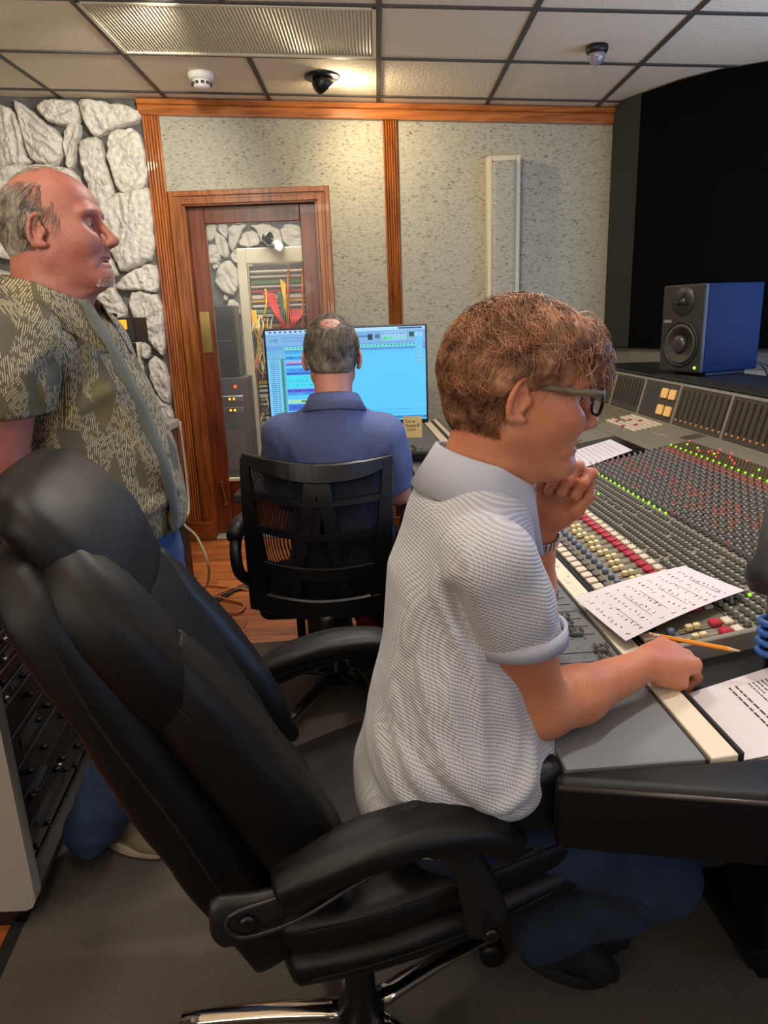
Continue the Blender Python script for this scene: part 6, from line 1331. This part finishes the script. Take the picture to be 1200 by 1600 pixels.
hand(vx, H1, (.1, .0, -1), (0, -1, 0), 1, [(.3, .4, .3)]*4, [(.02, .02, -.012), (.05, .042, -.02), (.075, .048, -.03), (.095, .045, -.035)], 1.05); hand(vx, HL1, (.1, .0, -1), (0, 1, 0), -1, [(.3, .4, .3)]*4, [(.02, .02, -.012), (.05, .042, -.02), (.075, .048, -.03), (.095, .045, -.035)], 1.05)
Va, Fa = vx.mesh(); Va = relax(Va, Fa, 1, .4)
cX = S1[0]+.03; cY = 1.60
vx = Vox((-1.15, 1.25, .0), (-.4, 2.0, 1.56), .012)
vx.path([(cX, cY, .95), (cX+.02, cY, 1.1), (cX, cY, 1.3), (cX, cY, 1.42)], [.11, .11, .10, .07], .05, flat=((0, 1, 0), 1.2)); vx.cone(S1, S1l, .045, .045, .05)
LG = [(np.array([cX+.015, cY-.10, .90]), np.array([cX+.055, cY-.07, .50]), np.array([-.835, 1.66, .12])), (np.array([cX+.03, cY+.11, .90]), np.array([cX+.08, cY+.14, .50]), np.array([-.80, 1.88, .12]))]
for q in LG: vx.path(list(q), [.09, .06, .045], .04)
Vt, Ft = vx.mesh(); qmesh('body', [(Vh, Fh), (Va, Fa), (Vt, Ft)], skin1, m1); hd1.extras(m1, skin1, hair1)
vx = Vox((-1.15, 1.30, .02), (-.4, 2.05, 1.06), .008)
vx.path([(cX+.02, cY, 1.0), (cX+.02, cY, .90)], [.135, .135], .05, flat=((0, 1, 0), 1.3))
for q in LG: vx.path([q[0], q[1], q[2]-(0, 0, .04)], [.105, .082, .076], .04)
V, Fq = vx.mesh(); V = relax(V, Fq, 2); Nn = normals(V, Fq); V += Nn*(nz(V, 30, 8)*.004)[:, None]
K1 = LG[0][1]; V[:, 2] = np.maximum(V[:, 2], .075+.02*np.sin(V[:, 0]*40)); V = folds(V, Nn, [([LG[0][0]+(.03, -.10, -.05), LG[0][0]+(.06, -.10, -.12), LG[0][0]+(.05, -.09, -.2)], .012, .008), ([LG[0][0]+(.06, -.09, -.02), LG[0][0]+(.09, -.07, -.1), LG[0][0]+(.10, -.06, -.2)], .010, .007), ([K1+(-.06, -.06, -.28), K1+(.0, -.08, -.30), K1+(.05, -.05, -.28)], .012, .009), ([K1+(-.06, -.06, -.32), K1+(.0, -.08, -.34), K1+(.05, -.05, -.33)], .010, .007)])
qmesh('jeans', [(V, Fq)], den1, m1)
tan_m = mat('shoe_tan', rgb(138, 124, 100), .85, bump=.5, bscale=400); cream_s = mat('sole_cream', rgb(204, 190, 160), .7)
hp, tp = WZ(150, 1292, .03), WZ(262, 1345, .012); hp[2] = .011; tp[2] = .011
shoe(m1, hp+(.01, .02, 0), tp+(-.0, .02, 0), tan_m, cream_s, .056); shoe(m1, (-.86, 1.90, .011), (-.56, 1.88, .011), tan_m, cream_s, .056)
# shirt
vx = Vox((-1.25, 1.2, .86), (-.36, 2.05, 1.62), .0058)
vx.path([(cX+.01, cY, .90), (cX+.035, cY, 1.02), (cX+.035, cY, 1.14), (cX+.02, cY, 1.26), (cX+.0, cY, 1.36)], [.136, .144, .130, .110, .090], .06, flat=((-.42, .90, 0), 1.14))
vx.cone(W(236, 780, 1.5)-(.10, 0, 0), W(152, 600, 1.5)-(.10, 0, 0), .085, .068, .09); vx.cone(S1+(.02, .06, -.02), S1l+(0, -.06, -.03), .072, .064, .05); vx.cone((cX+.0, cY, 1.38), nb1+(.0, 0, -.030), .10, .070, .05)
V0, F0 = None, None
HZ = W(250, 845, 1.5)[2]; vx.cut((cX, cY, HZ), (.05, 0, -1)); vx.cut(nb1+(-.0, 0, .035), (.25, 0, 1), .14); V0, F0 = vx.mesh()
vx = Vox((-1.25, 1.2, 1.0), (-.36, 2.15, 1.62), .0055)
vx.path([S1+(.005, .02, -.002), S1+(E1-S1)*.35, S1+(E1-S1)*.9], [.078, .079, .082], .035); vx.path([S1l, S1l+(E1l-S1l)*.9], [.076, .080], .035)
ax1_ = np.array([-.02, 0, -1.]); ax1_ /= np.linalg.norm(ax1_); c1_ = S1+(E1-S1)*.60; vx.cut(c1_, ax1_, .16); vx.cone(c1_-ax1_*.03, c1_+ax1_*.05, .072, .074, 0, sub=True); vx.cut(S1l+(E1l-S1l)*.62, (0, 0, -1), .13)
V1, F1 = vx.mesh(); V, Fq = np.concatenate([V0, V1]), np.concatenate([F0, F1+len(V0)]); V = relax(V, Fq, 2); Nn = normals(V, Fq); V += Nn*(nz(V, 13, 15)*.005)[:, None]; p1 = lambda x, y, Y=1.36: W(x, y, Y)
V = folds(V, Nn, [([p1(60, 700), p1(110, 640), p1(150, 610)], .018, .010), ([p1(85, 660), p1(95, 560), p1(110, 500)], .016, .009), ([p1(180, 720), p1(230, 790), p1(215, 815)], .016, .012), ([p1(235, 640), p1(245, 720), p1(235, 790)], .016, .008), ([p1(150, 780), p1(200, 815), p1(240, 800)], .014, .010), ([p1(75, 560), p1(72, 620), p1(78, 690)], .008, -.012), ([p1(20, 600, 1.3), p1(40, 560, 1.3), p1(60, 520, 1.3)], .014, .006)], True)
sh1 = qmesh('shirt', [(V, Fq)], hs, m1)
# front placket following the belly, and open collar
pts = [W(124, 470, 1.46), W(152, 515, 1.46), W(188, 580, 1.46), W(226, 660, 1.47), W(256, 740, 1.47), W(268, 800, 1.49), W(270, 832, 1.50)]
P = np.array(bez(pts, 8)); rings = []
for i, p_ in enumerate(P):
    tt = P[min(i+1, len(P)-1)]-P[max(i-1, 0)]; tt /= np.linalg.norm(tt); a_ = np.array([.25, 1, .0]); a_ -= tt*(a_@tt); a_ /= np.linalg.norm(a_); b_ = np.cross(tt, a_); wv = .004*sin(i*.7)
    rings.append([p_+a_*x_+b_*y_ for x_, y_ in ((-.004, -.004+wv), (.010, -.009+wv), (.026, -.005), (.026, .004), (.010, .006), (-.004, .002+wv))])
loft('placket', rings, lin, m1)
collar('collar', nb1+(.004, 0, .036), (.22, 0, .97), (1, 0, -.3), .090, .096, .026, hs, m1, drop=.060, spread=.040, open_=.42)
# hair: short sides and back, thin wisps on top
Vm, Fm = hairmass(hd1, [((-.030, 0, .135), (.082, .0815*1.06, .092), .01), ((-.055, 0, .075), (.050, .064, .065), .02)], .004, [((.075, 0, .215), (.082, .10, .075), .006), ((.075, 0, .10), (.085, .2, .09), .01), ((.0, 0, .035), (.2, .2, .030), .008), ((.005, -.10, .095), (.024, .032, .050), .006), ((.005, .10, .095), (.024, .032, .050), .006)], 9, .0022, (90, 50, 50), hair1, m1)
hm1 = qmesh('hair', [(Vm, Fm)], hair1, m1)
mb = strands(hd1, 1900, lambda f, l, z, r: f < .010+.022*(.12 < z < .16) and .045 < z < .205 and not (abs(f) < .024 and z < .14), lambda f, l, z: (-.5, 0, -1), .038, .03, .0006, 13, rad=(.114, .089, .112), cen=(-.004, 0, .130), jit=.3); mb.build('hair_strands', hair1, hm1, recalc=False)
mb = strands(hd1, 160, lambda f, l, z, r: z > .20 and f < .03, lambda f, l, z: (-1, .2, .1), .06, .03, .00035, 14, rad=(.104, .080, .110), cen=(-.006, 0, .13), jit=.3); mb.build('hair_strands', hair1, hm1, recalc=False)
mb = MB(); rr = random.Random(6)
for k in range(900):
    a = rr.uniform(-1, 1); z_ = rr.uniform(-.006, .030); f_3 = .094-.020*a*a-.5*max(0, .008-z_); p_ = hd1.w(f_3+.003, a*.036, z_); mb.tube([p_-hd1.A[:, 0]*.002, p_+hd1.A@np.array([.004, a*.002, -.004])], [.0005, .0002], 3, caps=False)
mb.build('goatee', mat('hair_white', rgb(206, 196, 188), .6), m1)

# ============================ MAN IN BLUE
m3 = person('seated man in a blue polo shirt with his back to the camera, facing the monitor', (-.19, 2.40, .008))
hc = W(519, 561, 2.30); hd3 = Head(hc, radians(92), radians(6), 0, 1.0); nb3 = hd3.w(-.03, 0, -.04)
Vh, Fh = hd3.build(.0035, nb3+(0, 0, -.03), .058)
cx3 = hc[0]-.005; S3, S3l = np.array([W(600, 672, 2.24)[0], 2.26, W(600, 668, 2.24)[2]-.03]), np.array([W(440, 672, 2.24)[0], 2.26, W(440, 668, 2.24)[2]-.03])
E3, E3l = np.array([S3[0]+.035, 2.34, .85]), np.array([S3l[0]-.02, 2.34, .85]); H3, H3l = np.array([-.06, 2.84, .765]), np.array([-.36, 2.84, .765])
vx = Vox((-.6, 2.1, .7), (.25, 3.05, 1.2), .005)
for a, b, c in ((S3, E3, H3), (S3l, E3l, H3l)): vx.path([a, b], [.05, .042], .03); vx.path([b, b+(c-b)*.35, c], [.042, .040, .027], .03)
hand(vx, H3, (0, 1, -.05), (0, 0, 1), -1, [(.3, .4, .3)]*4, [(.02, .02, -.012), (.05, .042, -.012), (.075, .048, -.015), (.095, .045, -.018)]); hand(vx, H3l, (0, 1, -.05), (0, 0, 1), 1, [(.3, .4, .3)]*4, [(.02, .02, -.012), (.05, .042, -.012), (.075, .048, -.015), (.095, .045, -.018)])
Va, Fa = vx.mesh(); vx = Vox((-.6, 2.1, 0), (.25, 3.0, 1.2), .013)
PE3 = np.array([cx3, 2.36, .60]); vx.path([PE3, (cx3, 2.33, .85), (cx3, 2.30, 1.02)], [.10, .09, .085], .05, flat=((1, 0, 0), 1.4)); vx.cone(S3, S3l, .045, .045, .05)
for s_ in (-1, 1): vx.path([PE3+(s_*.09, .02, 0), (cx3+s_*.12, 2.74, .58), (cx3+s_*.09+.03, 2.86, .12)], [.075, .055, .04], .04)
Vt, Ft = vx.mesh(); qmesh('body', [(Vh, Fh), (Va, Fa), (Vt, Ft)], skin3, m3); hd3.extras(m3, skin3, hair3)
vx = Vox((-.6, 2.1, .02), (.25, 3.0, .8), .009); vx.path([PE3+(0, 0, .06), PE3], [.115, .125], .05, flat=((1, 0, 0), 1.35))
for s_ in (-1, 1): vx.path([PE3+(s_*.09, .02, 0), (cx3+s_*.12, 2.74, .58), (cx3+s_*.09+.03, 2.88, .10)], [.095, .075, .06], .04)
V, Fq = vx.mesh(); qmesh('jeans', [(relax(V, Fq, 2), Fq)], den1, m3)
vx = Vox((-.62, 2.02, .55), (.28, 2.6, 1.28), .0065)
vx.path([PE3+(0, 0, .02), (cx3, 2.33, .80), (cx3, 2.31, .93), (cx3, 2.29, 1.02)], [.125, .125, .125, .105], .05, flat=((1, 0, 0), 1.38)); vx.cone(S3+(-.02, 0, .0), S3l+(.02, 0, 0), .066, .066, .05); vx.cone((cx3, 2.30, 1.04), nb3+(0, -.014, .0), .11, .078, .07, flat=((1, 0, 0), 1.1))
for a, b in ((S3, E3), (S3l, E3l)): vx.path([a+(0, 0, .0), a+(b-a)*.4, a+(b-a)*.93], [.068, .066, .068], .035)
for a, b in ((S3, E3), (S3l, E3l)): c_ = a+(b-a)*.86; d_ = (b-a)/np.linalg.norm(b-a); vx.cut(c_, d_, .11); vx.cone(c_-d_*.03, c_+d_*.05, .056, .06, 0, sub=True)
vx.cut((cx3, 2.3, .60), (0, 0, -1)); vx.cut(nb3+(0, 0, .035), (0, .25, 1), .12)
V, Fq = vx.mesh(); V = relax(V, Fq, 2); Nn = normals(V, Fq); V += Nn*(nz(V, 16, 25)*.003)[:, None]; p3 = lambda x, y, Y=2.2: W(x, y, Y)
V = folds(V, Nn, [([p3(600, 680), p3(585, 730), p3(580, 790)], .016, .010), ([p3(448, 690), p3(440, 740), p3(450, 800)], .014, .009), ([p3(470, 690), p3(462, 740)], .012, .006), ([p3(545, 700), p3(570, 740), p3(590, 770)], .014, .006), ([p3(610, 690), p3(612, 750)], .008, -.008)]); qmesh('polo_shirt', [(V, Fq)], navy, m3)
collar('collar', nb3+(.0, .004, .004), (0, .22, .97), (0, 1, -.2), .076, .080, .030, navyc, m3, drop=.036, spread=.028)
Vm, Fm = hairmass(hd3, [((-.012, 0, .140), (.104, .083, .100), .02), ((-.06, 0, .085), (.046, .062, .055), .02)], .0045, [((.085, 0, .09), (.075, .2, .08), .01), ((-.0, 0, .035), (.2, .2, .028), .008), ((.0, -.10, .095), (.024, .034, .045), .006), ((.0, .10, .095), (.024, .034, .045), .006), ((-.074, .0, .216), (.036, .032, .024), .008)], 21, .0022, (90, 50, 50), hair3, m3)
hm3 = qmesh('hair', [(Vm, Fm)], hair3, m3)
mb = strands(hd3, 2000, lambda f, l, z, r: z > .055 and not (f > .05 and z < .14) and not (abs(f) < .024 and z < .13) and not ((f+.07)**2+l*l < .0009 and z > .17), lambda f, l, z: (-.5, .25*np.sign(l), -1), .030, .03, .0007, 23, rad=(.106, .086, .104), cen=(-.012, 0, .138), jit=.35); mb.build('hair_strands', hair3, hm3, recalc=False)
mb = strands(hd3, 260, lambda f, l, z, r: z > .19, lambda f, l, z: (-.6, .8, .3), .05, .07, .0006, 24, rad=(.106, .086, .104), cen=(-.012, 0, .138), jit=.5); mb.build('hair_strands', hair1, hm3, recalc=False)
orsole = mat('sole_orange', rgb(206, 92, 46), .6)
for (a, b) in ((W(505, 995, 2.62), W(505, 1000, 2.62)), (W(573, 1012, 2.55), W(573, 1012, 2.55))):
    t0 = np.array([a[0], a[1], .135]); hl = t0+np.array([0, -.03, .17]); tt = t0+np.array([.01, .13, -.035]); shoe(m3, hl, tt, blks, orsole, .048, h=.08)
